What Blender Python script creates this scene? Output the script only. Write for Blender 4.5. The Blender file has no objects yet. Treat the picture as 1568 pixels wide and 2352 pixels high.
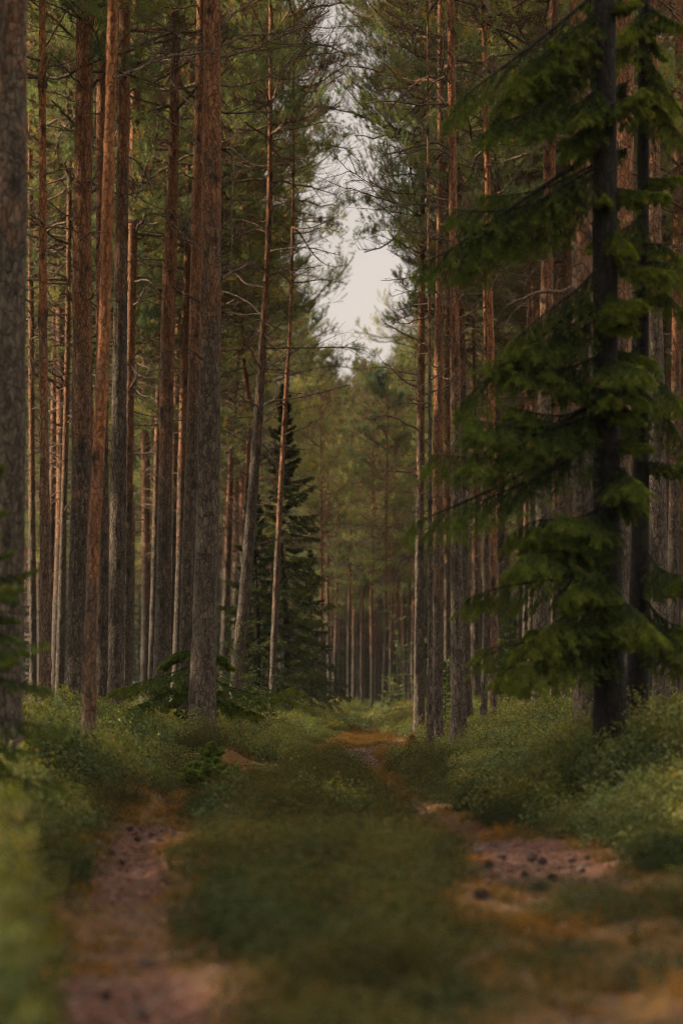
import bpy, math, random
import numpy as np
from math import radians, sin, cos, pi

sc = bpy.context.scene
C = sc.collection
R = np.random.default_rng(7)
HAZE = 0.00018

# ------------------------------------------------------------------ camera
CAM_H = 0.9
PITCH = radians(4.264)
cam = bpy.data.cameras.new("camera")
cam.sensor_fit = 'VERTICAL'; cam.sensor_width = 24; cam.sensor_height = 36; cam.lens = 85
cam.clip_start = 0.1; cam.clip_end = 3000
cam.dof.use_dof = True; cam.dof.focus_distance = 30.0; cam.dof.aperture_fstop = 1.9
co = bpy.data.objects.new("camera", cam); C.objects.link(co)
co.location = (0, 0, CAM_H); co.rotation_euler = (radians(90) + PITCH, 0, 0)
sc.camera = co

# ------------------------------------------------------------------ world, sun, exposure
SUN_EL = radians(30); SUN_AZ = radians(-86)      # azimuth measured from +Y towards +X (sun stands to the left, a little ahead)
w = bpy.data.worlds.new("World"); sc.world = w; w.use_nodes = True
nt = w.node_tree; nt.nodes.clear()
out = nt.nodes.new("ShaderNodeOutputWorld"); bg = nt.nodes.new("ShaderNodeBackground")
sky = nt.nodes.new("ShaderNodeTexSky"); sky.sky_type = 'NISHITA'; sky.sun_disc = False
sky.sun_elevation = SUN_EL; sky.sun_rotation = SUN_AZ; sky.air_density = 1.2; sky.dust_density = 3.0
hs = nt.nodes.new("ShaderNodeHueSaturation"); hs.inputs['Saturation'].default_value = 0.22
mul = nt.nodes.new("ShaderNodeMix"); mul.data_type = 'RGBA'; mul.blend_type = 'MIX'
mul.inputs[0].default_value = 0.6; mul.inputs[7].default_value = (6.6, 5.6, 4.85, 1)   # thin even cloud veil
nt.links.new(sky.outputs[0], hs.inputs['Color']); nt.links.new(hs.outputs[0], mul.inputs[6])
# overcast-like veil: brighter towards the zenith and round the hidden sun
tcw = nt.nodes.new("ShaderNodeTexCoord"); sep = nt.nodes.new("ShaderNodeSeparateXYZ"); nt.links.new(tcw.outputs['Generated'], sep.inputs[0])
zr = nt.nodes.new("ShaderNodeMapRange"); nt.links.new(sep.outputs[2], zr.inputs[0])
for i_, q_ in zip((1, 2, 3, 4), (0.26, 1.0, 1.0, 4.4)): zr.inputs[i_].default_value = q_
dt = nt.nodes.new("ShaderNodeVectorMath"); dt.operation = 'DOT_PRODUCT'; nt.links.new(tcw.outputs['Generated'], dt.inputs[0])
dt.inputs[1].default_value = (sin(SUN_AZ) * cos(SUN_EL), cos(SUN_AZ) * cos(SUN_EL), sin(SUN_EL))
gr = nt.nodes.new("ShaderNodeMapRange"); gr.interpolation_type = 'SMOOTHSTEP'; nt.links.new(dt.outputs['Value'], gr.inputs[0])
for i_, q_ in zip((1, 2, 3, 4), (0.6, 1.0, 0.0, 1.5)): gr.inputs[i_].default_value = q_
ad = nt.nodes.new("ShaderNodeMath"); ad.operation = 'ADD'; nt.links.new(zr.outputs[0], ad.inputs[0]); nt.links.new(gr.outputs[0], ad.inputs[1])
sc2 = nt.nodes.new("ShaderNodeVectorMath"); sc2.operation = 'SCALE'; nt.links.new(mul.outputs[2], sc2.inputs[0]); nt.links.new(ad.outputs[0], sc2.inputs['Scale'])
cn = nt.nodes.new("ShaderNodeTexNoise"); cn.inputs['Scale'].default_value = 7; cn.inputs['Detail'].default_value = 5; nt.links.new(tcw.outputs['Generated'], cn.inputs['Vector'])
cr = nt.nodes.new("ShaderNodeMapRange"); nt.links.new(cn.outputs[0], cr.inputs[0])
for i_, q_ in zip((1, 2, 3, 4), (0.3, 0.7, 0.84, 1.12)): cr.inputs[i_].default_value = q_
cm = nt.nodes.new("ShaderNodeVectorMath"); cm.operation = 'SCALE'; nt.links.new(sc2.outputs[0], cm.inputs[0]); nt.links.new(cr.outputs[0], cm.inputs['Scale'])
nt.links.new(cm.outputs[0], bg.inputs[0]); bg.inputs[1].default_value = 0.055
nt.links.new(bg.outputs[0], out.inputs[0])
sl = bpy.data.lights.new("sun", 'SUN'); sl.energy = 5.0; sl.angle = radians(0.6); sl.color = (1.0, 0.80, 0.56)
so = bpy.data.objects.new("sun", sl); C.objects.link(so)
so.rotation_euler = (pi / 2 - SUN_EL, 0, -SUN_AZ + pi)
so.location = (-30, 20, 40)
vs = sc.view_settings
sc.display_settings.display_device = 'sRGB'
vs.view_transform = 'Standard'; vs.look = 'None'; vs.gamma = 1; vs.use_curve_mapping = False; vs.exposure = 1.3
sc.render.engine = 'CYCLES'
cy = sc.cycles
cy.max_bounces = 5; cy.diffuse_bounces = 3; cy.glossy_bounces = 1; cy.transmission_bounces = 3; cy.transparent_max_bounces = 4
cy.use_denoising = True; cy.denoising_prefilter = 'NONE'; cy.use_adaptive_sampling = False; cy.sample_clamp_indirect = 2.0
sc.render.filter_size = 1.15; cy.filter_width = 1.15; cy.light_sampling_threshold = 0.0
cy.caustics_reflective = False; cy.caustics_refractive = False

# ------------------------------------------------------------------ pixel helper (photo at 1568 x 2352)
K = 85 / 36 * 2352
def at(px, py, d):
    u = (px - 784) / K; v = (1176 - py) / K
    s = d / (cos(PITCH) - v * sin(PITCH))
    return np.array([u * s, d, CAM_H + s * (sin(PITCH) + v * cos(PITCH))])

# ------------------------------------------------------------------ numeric noise
_T = np.random.default_rng(99).random((64, 64, 64)).astype(np.float32)
def vnoise(p):
    p = np.asarray(p, float); i = np.floor(p).astype(int); f = p - i; f = f * f * (3 - 2 * f)
    i &= 63; j = (i + 1) & 63
    a, b, c = i[..., 0], i[..., 1], i[..., 2]; A, B, D = j[..., 0], j[..., 1], j[..., 2]
    x, y, z = f[..., 0], f[..., 1], f[..., 2]
    L = lambda q, r, t: q + (r - q) * t
    return L(L(L(_T[a, b, c], _T[A, b, c], x), L(_T[a, B, c], _T[A, B, c], x), y),
             L(L(_T[a, b, D], _T[A, b, D], x), L(_T[a, B, D], _T[A, B, D], x), y), z)
def n2(x, y, s, o=0.0):
    x, y = np.broadcast_arrays(np.asarray(x, float), np.asarray(y, float))
    return vnoise(np.stack([x * s + o, y * s + 1.7 * o, np.full(x.shape, 0.37 + o)], -1))
def sst(a, b, x):
    t = np.clip((np.asarray(x, float) - a) / (b - a), 0, 1); return t * t * (3 - 2 * t)

# ------------------------------------------------------------------ terrain: a sunken two-rut track with banks
RUT_L = np.array([(-6, .1), (2, -.42), (7.6, -.68), (13.9, -1.22), (18, -1.28), (23.8, -1.1), (29, -.45), (36, .18), (60, .55), (95, 1.1), (150, 3.5), (220, 9)])
RUT_R = np.array([(-6, .3), (2, .45), (8, .85), (13.9, 1.12), (18.5, .52), (25, .38), (33, .3), (45, .40), (60, .55), (95, 1.1), (150, 3.5), (220, 9)])
HW_L = ([0, 7, 10, 14, 20, 30, 60, 200], [.30, .29, .23, .22, .20, .24, .3, .3])
HW_R = ([0, 8, 12, 14, 16, 20, 33, 60, 200], [.2, .22, .38, .42, .3, .14, .28, .3, .3])
def rut_d(x, y):
    l = np.abs(x - np.interp(y, RUT_L[:, 0], RUT_L[:, 1])) / np.interp(y, *HW_L)
    r = np.abs(x - np.interp(y, RUT_R[:, 0], RUT_R[:, 1])) / np.interp(y, *HW_R)
    return np.minimum(l, r)
SOIL_L = ([0, 7.2, 8.2, 10.8, 12, 16, 18, 23, 30, 33, 37, 42, 60], [1, 1, .5, .42, 1, 1, .3, .3, .4, .9, .8, .3, 0])
SOIL_R = ([0, 10.8, 11.8, 15.2, 16, 17.2, 19.8, 21, 30, 32, 37, 42, 60], [0, .1, 1, 1, .35, .95, .95, .3, .35, .9, .8, .3, 0])
def soil(x, y):
    l = np.abs(x - np.interp(y, RUT_L[:, 0], RUT_L[:, 1])) / np.interp(y, *HW_L); r = np.abs(x - np.interp(y, RUT_R[:, 0], RUT_R[:, 1])) / np.interp(y, *HW_R)
    return np.maximum((1 - sst(.5, 1.35, l)) * np.interp(y, *SOIL_L), (1 - sst(.5, 1.35, r)) * np.interp(y, *SOIL_R))
def rut_m(x, y):    # metres outside the nearer rut's edge
    l = np.abs(x - np.interp(y, RUT_L[:, 0], RUT_L[:, 1])) - np.interp(y, *HW_L); r = np.abs(x - np.interp(y, RUT_R[:, 0], RUT_R[:, 1])) - np.interp(y, *HW_R)
    return np.minimum(l, r)
def road(x, y):                     # 0 on the track, grows outside (metres beyond its verge)
    l = np.interp(y, RUT_L[:, 0], RUT_L[:, 1]) - np.interp(y, [0, 15, 22, 30, 50, 75], [.35, .35, .35, .75, .6, -.6])
    r = np.interp(y, RUT_R[:, 0], RUT_R[:, 1]) + np.interp(y, [0, 15, 22, 28, 35, 50, 75], [.5, .45, .4, .8, 1.1, .7, -.6])
    return np.maximum(np.maximum(l - x, x - r), 0)
MOUNDS = [(-1.95, 18.8, .6, .8, .22), (-1.35, 25.2, .8, 1.1, .30), (1.55, 19.5, .75, 2.2, .06), (-1.05, 5.0, .3, 1.3, .18), (1.9, 26, 1.0, 3.0, .1), (2.15, 17.9, .6, .8, .14), (-1.6, 27, .8, 1.5, .12)]
def gz(x, y):
    x = np.asarray(x, float); y = np.asarray(y, float)
    z = sst(0, 1.6, road(x, y)) * (.27 + .12 * n2(x, y, .23, 3)) + .10 * (n2(x, y, .35, 9) - .5) + .13 * (n2(x, y, .85, 31) - .45) * sst(.1, .8, road(x, y)) * (1 - sst(60, 90, y)) + .035 * (n2(x, y, 1.7, 5) - .5)
    z = z - .06 * (1 - sst(.3, 1.25, rut_d(x, y)))
    for mx, my, sx, sy, h in MOUNDS: z = z + h * np.exp(-((x - mx) / sx) ** 2 - ((y - my) / sy) ** 2)
    return z + .5 * (n2(x, y, .03, 1) - .5) * sst(70, 140, np.hypot(x, y))

# ------------------------------------------------------------------ mesh building
def mesh(name, V, F, mat, smooth=True, attrs=None):
    V = np.ascontiguousarray(V, np.float32).reshape(-1, 3)
    F = [np.asarray(f, np.int32) for f in (F if isinstance(F, list) else [F]) if len(f)]
    m = bpy.data.meshes.new(name); m.vertices.add(len(V)); m.vertices.foreach_set("co", V.ravel())
    loops = np.concatenate([f.ravel() for f in F]); tot = np.concatenate([np.full(len(f), f.shape[1], np.int32) for f in F])
    st = np.concatenate([[0], np.cumsum(tot)[:-1]]).astype(np.int32)
    m.loops.add(len(loops)); m.loops.foreach_set("vertex_index", loops)
    m.polygons.add(len(tot)); m.polygons.foreach_set("loop_start", st); m.polygons.foreach_set("loop_total", tot)
    m.polygons.foreach_set("use_smooth", np.full(len(tot), smooth, bool))
    for k, a in (attrs or {}).items():
        at_ = m.attributes.new(k, 'FLOAT', 'POINT'); at_.data.foreach_set("value", np.ascontiguousarray(a, np.float32).ravel())
    m.materials.append(mat); m.update(calc_edges=True); return m
def obj(name, me, parent=None, loc=None):
    o = bpy.data.objects.new(name, me); C.objects.link(o)
    if parent is not None: o.parent = parent
    if loc is not None: o.location = loc
    return o
def tag(o, label=None, cat=None, group=None, kind=None):
    for k, v in (('label', label), ('category', cat), ('group', group), ('kind', kind)):
        if v: o[k] = v
    return o
def thing(name, label, cat, loc=(0, 0, 0), group=None):
    return tag(obj(name, None, None, loc), label, cat, group)

def norm(v): return v / np.maximum(np.linalg.norm(v, axis=-1, keepdims=True), 1e-9)
def tubes(P, Rd, sides):            # P (N,n,3) Rd (N,n) -> V, F
    P = np.asarray(P, float); Rd = np.asarray(Rd, float); N, n, _ = P.shape
    T = norm(np.gradient(P, axis=1)); ref = np.where(np.abs(T[:, :1, 2:3]) > .8, [[[1., 0, 0]]], [[[0, 0, 1.]]])
    U = norm(np.cross(T, np.broadcast_to(ref, T.shape))); W = np.cross(T, U)
    a = np.arange(sides) * 2 * pi / sides
    V = P[:, :, None] + Rd[..., None, None] * (U[:, :, None] * np.cos(a)[:, None] + W[:, :, None] * np.sin(a)[:, None])
    i = (np.arange(N)[:, None, None] * n + np.arange(n - 1)[None, :, None]) * sides; s = np.arange(sides)[None, None]; s2 = (s + 1) % sides
    F = np.stack([i + s, i + s2, i + sides + s2, i + sides + s], -1).reshape(-1, 4)
    return V.reshape(-1, 3), F
def merge(parts):
    V, F, o = [], [], 0
    for v, f in parts: V.append(v.reshape(-1, 3)); F.append(f + o); o += len(V[-1])
    return np.concatenate(V), np.concatenate(F)
def along(P, t):                    # P (N,n,3), t (N,m) in 0..1 -> positions, tangents (N,m,3)
    n = P.shape[1]; q = np.clip(t, 0, .999) * (n - 1); i = q.astype(int); f = (q - i)[..., None]
    a = np.take_along_axis(P, i[..., None].repeat(3, -1), 1); b = np.take_along_axis(P, (i + 1)[..., None].repeat(3, -1), 1)
    return a + (b - a) * f, norm(b - a)
def grow(rng, p0, d0, L, n, crook, up):    # crooked polylines from p0 along d0
    N = len(p0); P = np.zeros((N, n, 3)); P[:, 0] = p0; d = norm(d0); st = (np.asarray(L) / (n - 1))[:, None]
    up = np.broadcast_to(up, (N,))
    for k in range(1, n):
        d = norm(d + rng.normal(0, crook, (N, 3)) + up[:, None] * np.array([0, 0, 1.]) / (n - 1))
        P[:, k] = P[:, k - 1] + d * st
    return P
def side_dirs(rng, T, ang, flat=.35):
    N = T.shape[0]; h = np.cross(T, np.array([0, 0, 1.])); h = norm(h + rng.normal(0, flat, T.shape)); h = norm(h - T * (h * T).sum(-1, keepdims=True))
    s = np.where(rng.random((N, 1)) < .5, -1, 1)
    return norm(T * np.cos(ang)[:, None] + s * h * np.sin(ang)[:, None])
def needles(rng, p0, d, L, M, bl, bw, spread=.9, flat=0.0):
    N = len(p0); t = rng.random((N, M, 1)) ** .8
    base = p0[:, None] + d[:, None] * t * np.asarray(L).reshape(-1, 1, 1)
    r = rng.normal(0, 1, (N, M, 3)); r[..., 2] *= (1 - flat); r = norm(r - d[:, None] * (r * d[:, None]).sum(-1, keepdims=True))
    q = norm(d[:, None] * (.55 + .3 * t) + r * spread); ln = bl * rng.uniform(.7, 1.2, (N, M, 1))
    s = norm(np.cross(q, rng.normal(0, 1, (N, M, 3)))) * bw * .5
    V = np.stack([base - s, base + s, base + q * ln], 2).reshape(-1, 3)
    return V, np.arange(len(V)).reshape(-1, 3)

# ------------------------------------------------------------------ materials
def mat(name):
    m = bpy.data.materials.new(name); m.use_nodes = True; t = m.node_tree; t.nodes.clear()
    o = t.nodes.new("ShaderNodeOutputMaterial"); return m, t, o
def N_(t, ty, **kw):
    n = t.nodes.new(ty)
    for k, v in kw.items(): setattr(n, k, v)
    return n
def noise(t, vec, scale, detail=3, rough=.55):
    n = N_(t, "ShaderNodeTexNoise"); n.inputs['Scale'].default_value = scale; n.inputs['Detail'].default_value = detail; n.inputs['Roughness'].default_value = rough
    if vec is not None: t.links.new(vec, n.inputs['Vector'])
    return n.outputs[0]
def mixc(t, f, a, b, mode='MIX'):
    n = N_(t, "ShaderNodeMix", data_type='RGBA', blend_type=mode)
    for s, v in ((0, f), (6, a), (7, b)):
        if isinstance(v, bpy.types.NodeSocket): t.links.new(v, n.inputs[s])
        elif s == 0: n.inputs[0].default_value = v
        else: n.inputs[s].default_value = (*v, 1)
    return n.outputs[2]
def rng_(t, v, a, b, c=0.0, d=1.0):
    n = N_(t, "ShaderNodeMapRange"); t.links.new(v, n.inputs[0])
    for i, q in zip((1, 2, 3, 4), (a, b, c, d)): n.inputs[i].default_value = q
    return n.outputs[0]
def math_(t, op, a, b=0.0):
    n = N_(t, "ShaderNodeMath", operation=op)
    for i, v in enumerate((a, b)):
        if isinstance(v, bpy.types.NodeSocket): t.links.new(v, n.inputs[i])
        else: n.inputs[i].default_value = v
    return n.outputs[0]
def attr(t, k): n = N_(t, "ShaderNodeAttribute", attribute_name=k); return n.outputs['Fac']
def scaled(t, vec, s):
    n = N_(t, "ShaderNodeVectorMath", operation='MULTIPLY'); t.links.new(vec, n.inputs[0]); n.inputs[1].default_value = s; return n.outputs[0]

def bark_mat(name, grey, grey2, orange, orange2, z0, z1, moss=0.0):
    m, t, o = mat(name); tc = N_(t, "ShaderNodeTexCoord"); ob = tc.outputs['Object']; oi = N_(t, "ShaderNodeObjectInfo")
    off = N_(t, "ShaderNodeVectorMath", operation='ADD'); t.links.new(ob, off.inputs[0])
    sc_ = N_(t, "ShaderNodeVectorMath", operation='SCALE'); sc_.inputs[0].default_value = (37, 11, 23); t.links.new(oi.outputs['Random'], sc_.inputs['Scale'])
    t.links.new(sc_.outputs[0], off.inputs[1]); v = off.outputs[0]
    vo = N_(t, "ShaderNodeTexVoronoi", feature='DISTANCE_TO_EDGE'); vo.inputs['Scale'].default_value = 1
    wv = N_(t, "ShaderNodeVectorMath", operation='ADD'); t.links.new(scaled(t, v, (25, 25, 9)), wv.inputs[0])
    nn = N_(t, "ShaderNodeTexNoise"); nn.inputs['Scale'].default_value = 9; t.links.new(v, nn.inputs['Vector'])
    t.links.new(scaled(t, nn.outputs['Color'], (2.2, 2.2, 2.2)), wv.inputs[1]); t.links.new(wv.outputs[0], vo.inputs['Vector'])
    crack = rng_(t, vo.outputs['Distance'], 0, .16)
    vc = N_(t, "ShaderNodeTexVoronoi"); vc.inputs['Scale'].default_value = 1; t.links.new(wv.outputs[0], vc.inputs['Vector'])
    sv = N_(t, "ShaderNodeSeparateXYZ"); t.links.new(vc.outputs['Color'], sv.inputs[0]); cell = sv.outputs[0]
    fine = noise(t, scaled(t, v, (60, 60, 22)), 1, 4, .65)
    patch = noise(t, scaled(t, v, (1, 1, .45)), 6, 4)
    sx = N_(t, "ShaderNodeSeparateXYZ"); t.links.new(ob, sx.inputs[0])
    h = math_(t, 'ADD', sx.outputs[2], math_(t, 'MULTIPLY', math_(t, 'SUBTRACT', patch, .5), 8.0))
    h = math_(t, 'ADD', h, rng_(t, oi.outputs['Random'], 0, 1, -1.6, 1.4))
    hf = rng_(t, h, z0, z1)
    ff = math_(t, 'ADD', math_(t, 'MULTIPLY', cell, .55), math_(t, 'MULTIPLY', rng_(t, fine, .3, .7), .55))
    g = mixc(t, ff, grey, grey2)
    q = mixc(t, ff, orange, orange2)
    col = mixc(t, hf, g, q)
    lich = rng_(t, noise(t, v, 16, 4, .7), .58, .68)
    col = mixc(t, math_(t, 'MULTIPLY', lich, moss), col, (.15, .17, .13))
    fis = rng_(t, noise(t, scaled(t, v, (26, 26, 2.6)), 1, 4, .6), .36, .47)
    dk = mixc(t, math_(t, 'MULTIPLY', math_(t, 'ADD', math_(t, 'MULTIPLY', crack, .7), .3), math_(t, 'ADD', math_(t, 'MULTIPLY', fis, .35), .65)), (.16, .14, .13), (1.05, 1.05, 1.05))
    col = mixc(t, 1.0, col, dk, 'MULTIPLY')
    kn = attr(t, "knot"); col = mixc(t, kn, col, (.022, .016, .013))
    b = N_(t, "ShaderNodeBsdfPrincipled"); t.links.new(col, b.inputs['Base Color']); b.inputs['Roughness'].default_value = .9
    b.inputs['Specular IOR Level'].default_value = .2
    bm = N_(t, "ShaderNodeBump"); bm.inputs['Strength'].default_value = .9; bm.inputs['Distance'].default_value = .014
    hh = math_(t, 'ADD', math_(t, 'ADD', math_(t, 'MULTIPLY', crack, .6), math_(t, 'MULTIPLY', fis, .9)), fine); t.links.new(hh, bm.inputs['Height']); t.links.new(bm.outputs[0], b.inputs['Normal'])
    t.links.new(b.outputs[0], o.inputs[0]); return m
def leaf_mat(name, c1, c2, c3, trans=.3, rough=.6, objvar=.5, big=0.35, tints=((.72, .8, .85), (1.3, 1.15, .8))):
    m, t, o = mat(name); oi = N_(t, "ShaderNodeObjectInfo"); g = N_(t, "ShaderNodeNewGeometry")
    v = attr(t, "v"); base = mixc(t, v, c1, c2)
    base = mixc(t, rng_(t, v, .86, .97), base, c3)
    bn = rng_(t, noise(t, g.outputs['Position'], big, 2), .35, .65)
    base = mixc(t, 1.0, base, mixc(t, bn, *tints), 'MULTIPLY')
    base = mixc(t, objvar, base, mixc(t, oi.outputs['Random'], (.65, .8, .8), (1.35, 1.2, .85)), 'MULTIPLY') if objvar else base
    d = N_(t, "ShaderNodeBsdfPrincipled"); t.links.new(base, d.inputs['Base Color']); d.inputs['Roughness'].default_value = rough; d.inputs['Specular IOR Level'].default_value = .25
    tr = N_(t, "ShaderNodeBsdfTranslucent"); t.links.new(mixc(t, 1.0, base, (1.25, 1.2, .55), 'MULTIPLY'), tr.inputs[0])
    mx = N_(t, "ShaderNodeMixShader"); mx.inputs[0].default_value = trans; t.links.new(d.outputs[0], mx.inputs[1]); t.links.new(tr.outputs[0], mx.inputs[2])
    t.links.new(mx.outputs[0], o.inputs[0]); return m
M_BARK = bark_mat("pine_bark", (.034, .026, .018), (.135, .104, .075), (.125, .048, .020), (.33, .155, .075), 3.4, 6.6, .35)
M_BARKO = bark_mat("young_pine_bark", (.08, .048, .03), (.18, .115, .075), (.17, .06, .02), (.36, .155, .065), 1.6, 4.4, .15)
M_SPBARK = bark_mat("spruce_bark", (.006, .005, .004), (.024, .019, .014), (.007, .006, .004), (.026, .020, .014), 8, 20, .12)
M_TWIG = bark_mat("dead_branch_bark", (.075, .050, .035), (.22, .150, .108), (.16, .08, .042), (.32, .18, .10), 9, 13, .2)
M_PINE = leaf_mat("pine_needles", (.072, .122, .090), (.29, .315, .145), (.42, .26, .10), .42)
M_SPRUCE = leaf_mat("spruce_needles", (.016, .036, .008), (.165, .215, .026), (.18, .14, .03), .4)
M_SPRUCED = leaf_mat("old_spruce_needles", (.014, .030, .008), (.070, .090, .020), (.14, .10, .03), .3)
M_SPRUCEY = leaf_mat("young_spruce_needles", (.035, .075, .014), (.150, .190, .030), (.16, .15, .03), .3)
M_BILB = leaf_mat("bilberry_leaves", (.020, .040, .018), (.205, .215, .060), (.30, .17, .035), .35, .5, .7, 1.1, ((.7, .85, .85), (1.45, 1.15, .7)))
M_HEATH = leaf_mat("heather_shoots", (.010, .021, .005), (.056, .066, .012), (.16, .09, .03), .3, .7, .7, 1.8, ((.8, 1.0, .9), (2.0, 1.2, .8)))
M_MOSS = leaf_mat("golden_moss", (.075, .055, .012), (.18, .085, .016), (.06, .06, .014), .3, .8, .8, 1.2)
M_SAPL = leaf_mat("rowan_leaves", (.035, .07, .025), (.09, .13, .045), (.25, .24, .06), .4, .5, 0)
M_DEADB = leaf_mat("withered_needles", (.16, .07, .03), (.30, .14, .06), (.35, .2, .08), .2, .8, 0)

def ground_mat():
    m, t, o = mat("forest_floor"); g = N_(t, "ShaderNodeNewGeometry"); p = g.outputs['Position']
    rut = attr(t, "rut"); n1 = noise(t, p, 1.1, 4); n3 = noise(t, p, 9, 5, .65); n4 = noise(t, p, 45, 4, .7)
    soil = mixc(t, rng_(t, n3, .35, .65), (.060, .026, .017), (.135, .060, .040))
    soil = mixc(t, rng_(t, n4, .47, .58), soil, (.045, .026, .018))
    moss = mixc(t, rng_(t, n3, .3, .7), (.060, .044, .012), (.15, .068, .017))
    litter = mixc(t, rng_(t, n4, .35, .65), (.045, .028, .015), (.12, .065, .032))
    floor = mixc(t, rng_(t, math_(t, 'ADD', n1, math_(t, 'MULTIPLY', n3, .3)), .55, .72), litter, moss)
    green = mixc(t, rng_(t, n3, .35, .65), (.02, .03, .008), (.05, .055, .015))
    floor = mixc(t, attr(t, "bank"), floor, green)
    rr = rng_(t, math_(t, 'ADD', rut, math_(t, 'MULTIPLY', math_(t, 'SUBTRACT', n3, .5), .9)), .40, .60)
    col = mixc(t, rr, floor, soil)
    b = N_(t, "ShaderNodeBsdfPrincipled"); b.inputs['Roughness'].default_value = .95; b.inputs['Specular IOR Level'].default_value = .1; t.links.new(col, b.inputs['Base Color'])
    bm = N_(t, "ShaderNodeBump"); bm.inputs['Strength'].default_value = .9; bm.inputs['Distance'].default_value = .04
    t.links.new(math_(t, 'ADD', n3, math_(t, 'MULTIPLY', n4, .4)), bm.inputs['Height']); t.links.new(bm.outputs[0], b.inputs['Normal'])
    t.links.new(b.outputs[0], o.inputs[0]); return m

# ------------------------------------------------------------------ ground sheet
def spaced(a, lo, hi, n, c):
    s = np.linspace(-1, 1, n) if lo < 0 else np.linspace(0, 1, n)
    return s
ux = np.linspace(-1, 1, 281); gx = np.sign(ux) * (5 * np.abs(ux) + 1500 * np.abs(ux) ** 7)
uy = np.linspace(0, 1, 520); gy = -30 + 0 * uy
gy = np.concatenate([-np.geomspace(1500, 2, 24), np.linspace(-1, 40, 330), 40 + np.geomspace(.15, 1900, 170)])
GX, GY = np.meshgrid(gx, gy); GZ = gz(GX, GY)
far = np.hypot(GX, GY) > 400; GZ = np.where(far, GZ * 0, GZ)
nx, ny = len(gx), len(gy); ii = (np.arange(ny - 1)[:, None] * nx + np.arange(nx - 1)).ravel()
rd = rut_d(GX, GY)
g_me = mesh("ground", np.stack([GX, GY, GZ], -1), np.stack([ii, ii + 1, ii + nx + 1, ii + nx], -1), ground_mat(),
            attrs={"rut": soil(GX, GY), "bank": sst(.1, .9, road(GX, GY)) * .85})
tag(obj("ground", g_me), kind="structure")

# ------------------------------------------------------------------ pine generator
def pine_live(seed, H=21.0, zc=10.0, scale_t=1.0, dense=1.0):
    """live crown on a straight stem: branch tubes and needles, z measured from the root"""
    r = np.random.default_rng(seed)
    z = []; q = zc
    while q < H - .3:
        z += [q + r.uniform(-.12, .12) for _ in range(r.integers(3, 6))]; q += r.uniform(.45, .8)
    z = np.array(z); B = len(z); t = (z - zc) / (H - zc); az = r.random(B) * 2 * pi
    L = (3.0 * np.sqrt(np.clip(1 - t, 0, 1)) * (.55 + .45 * sst(0, .25, t)) + .25) * r.uniform(.6, 1.25, B)
    el = np.interp(t, [0, .4, 1], [-.05, .15, .9]) + r.normal(0, .12, B)
    d = np.stack([np.cos(az) * np.cos(el), np.sin(az) * np.cos(el), np.sin(el)], -1)
    P0 = np.zeros((B, 3)); P0[:, 2] = z
    P = grow(r, P0, d, L, 9, .17, .30)
    r0 = .012 + .0095 * L; rr = r0[:, None] * np.linspace(1, .25, 9)
    parts = [tubes(P, rr, 5)]
    m = 12; tt = r.uniform(.3, 1, (B, m)); p, T = along(P, tt); keep = (r.random((B, m)) < .9).ravel()
    p = p.reshape(-1, 3)[keep]; T = T.reshape(-1, 3)[keep]; LL = (L[:, None] * (1.15 - tt) * r.uniform(.3, .62, (B, m))).ravel()[keep] + .12
    d2 = side_dirs(r, T, r.uniform(.5, 1.05, len(T)), .2); Q = grow(r, p, d2, LL, 6, .15, .35)
    parts.append(tubes(Q, (.004 + .006 * LL)[:, None] * np.linspace(1, .35, 6), 3))
    m = 7; t3 = r.uniform(.25, 1, (len(Q), m)); p, T = along(Q, t3); p = p.reshape(-1, 3); T = T.reshape(-1, 3)
    L3 = (LL[:, None] * r.uniform(.18, .45, (len(Q), m))).ravel() + .06
    d3 = side_dirs(r, T, r.uniform(.4, 1.0, len(T)), .4); S = grow(r, p, d3, L3, 4, .15, .8)
    parts.append(tubes(S, np.full((len(S), 4), .0032), 3))
    # shoots: ends of level 1, 2, 3
    e = [P[:, -1], Q[:, -1], S[:, -1], S[:, -2]]; ed = [P[:, -1] - P[:, -2], Q[:, -1] - Q[:, -2], S[:, -1] - S[:, -2], S[:, -1] - S[:, -2]]
    e = np.concatenate(e); ed = norm(np.concatenate(ed) + np.array([0, 0, .012]))
    # clumps: some regions bare, others dense
    k = .6 * vnoise(e * 1.9 + seed) + .4 * vnoise(e * .8 + seed * 2) ; keep = r.random(len(e)) < np.clip(.62 + 5.0 * (k - .47), .04, 1) * dense
    # lower inner parts are bare
    e, ed = e[keep], ed[keep]
    M = 26
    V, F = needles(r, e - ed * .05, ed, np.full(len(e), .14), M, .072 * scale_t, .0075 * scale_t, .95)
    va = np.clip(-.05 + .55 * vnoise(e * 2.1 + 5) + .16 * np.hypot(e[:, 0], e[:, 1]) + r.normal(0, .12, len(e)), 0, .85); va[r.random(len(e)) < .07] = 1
    bv, bf = merge(parts)
    return bv, bf, V, F, va.repeat(M * 3)
def axis_xy(ax, z):                 # ax: (n,4) x,y,z,r
    return np.stack([np.interp(z, ax[:, 2], ax[:, 0]), np.interp(z, ax[:, 2], ax[:, 1]), z], -1)
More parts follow.
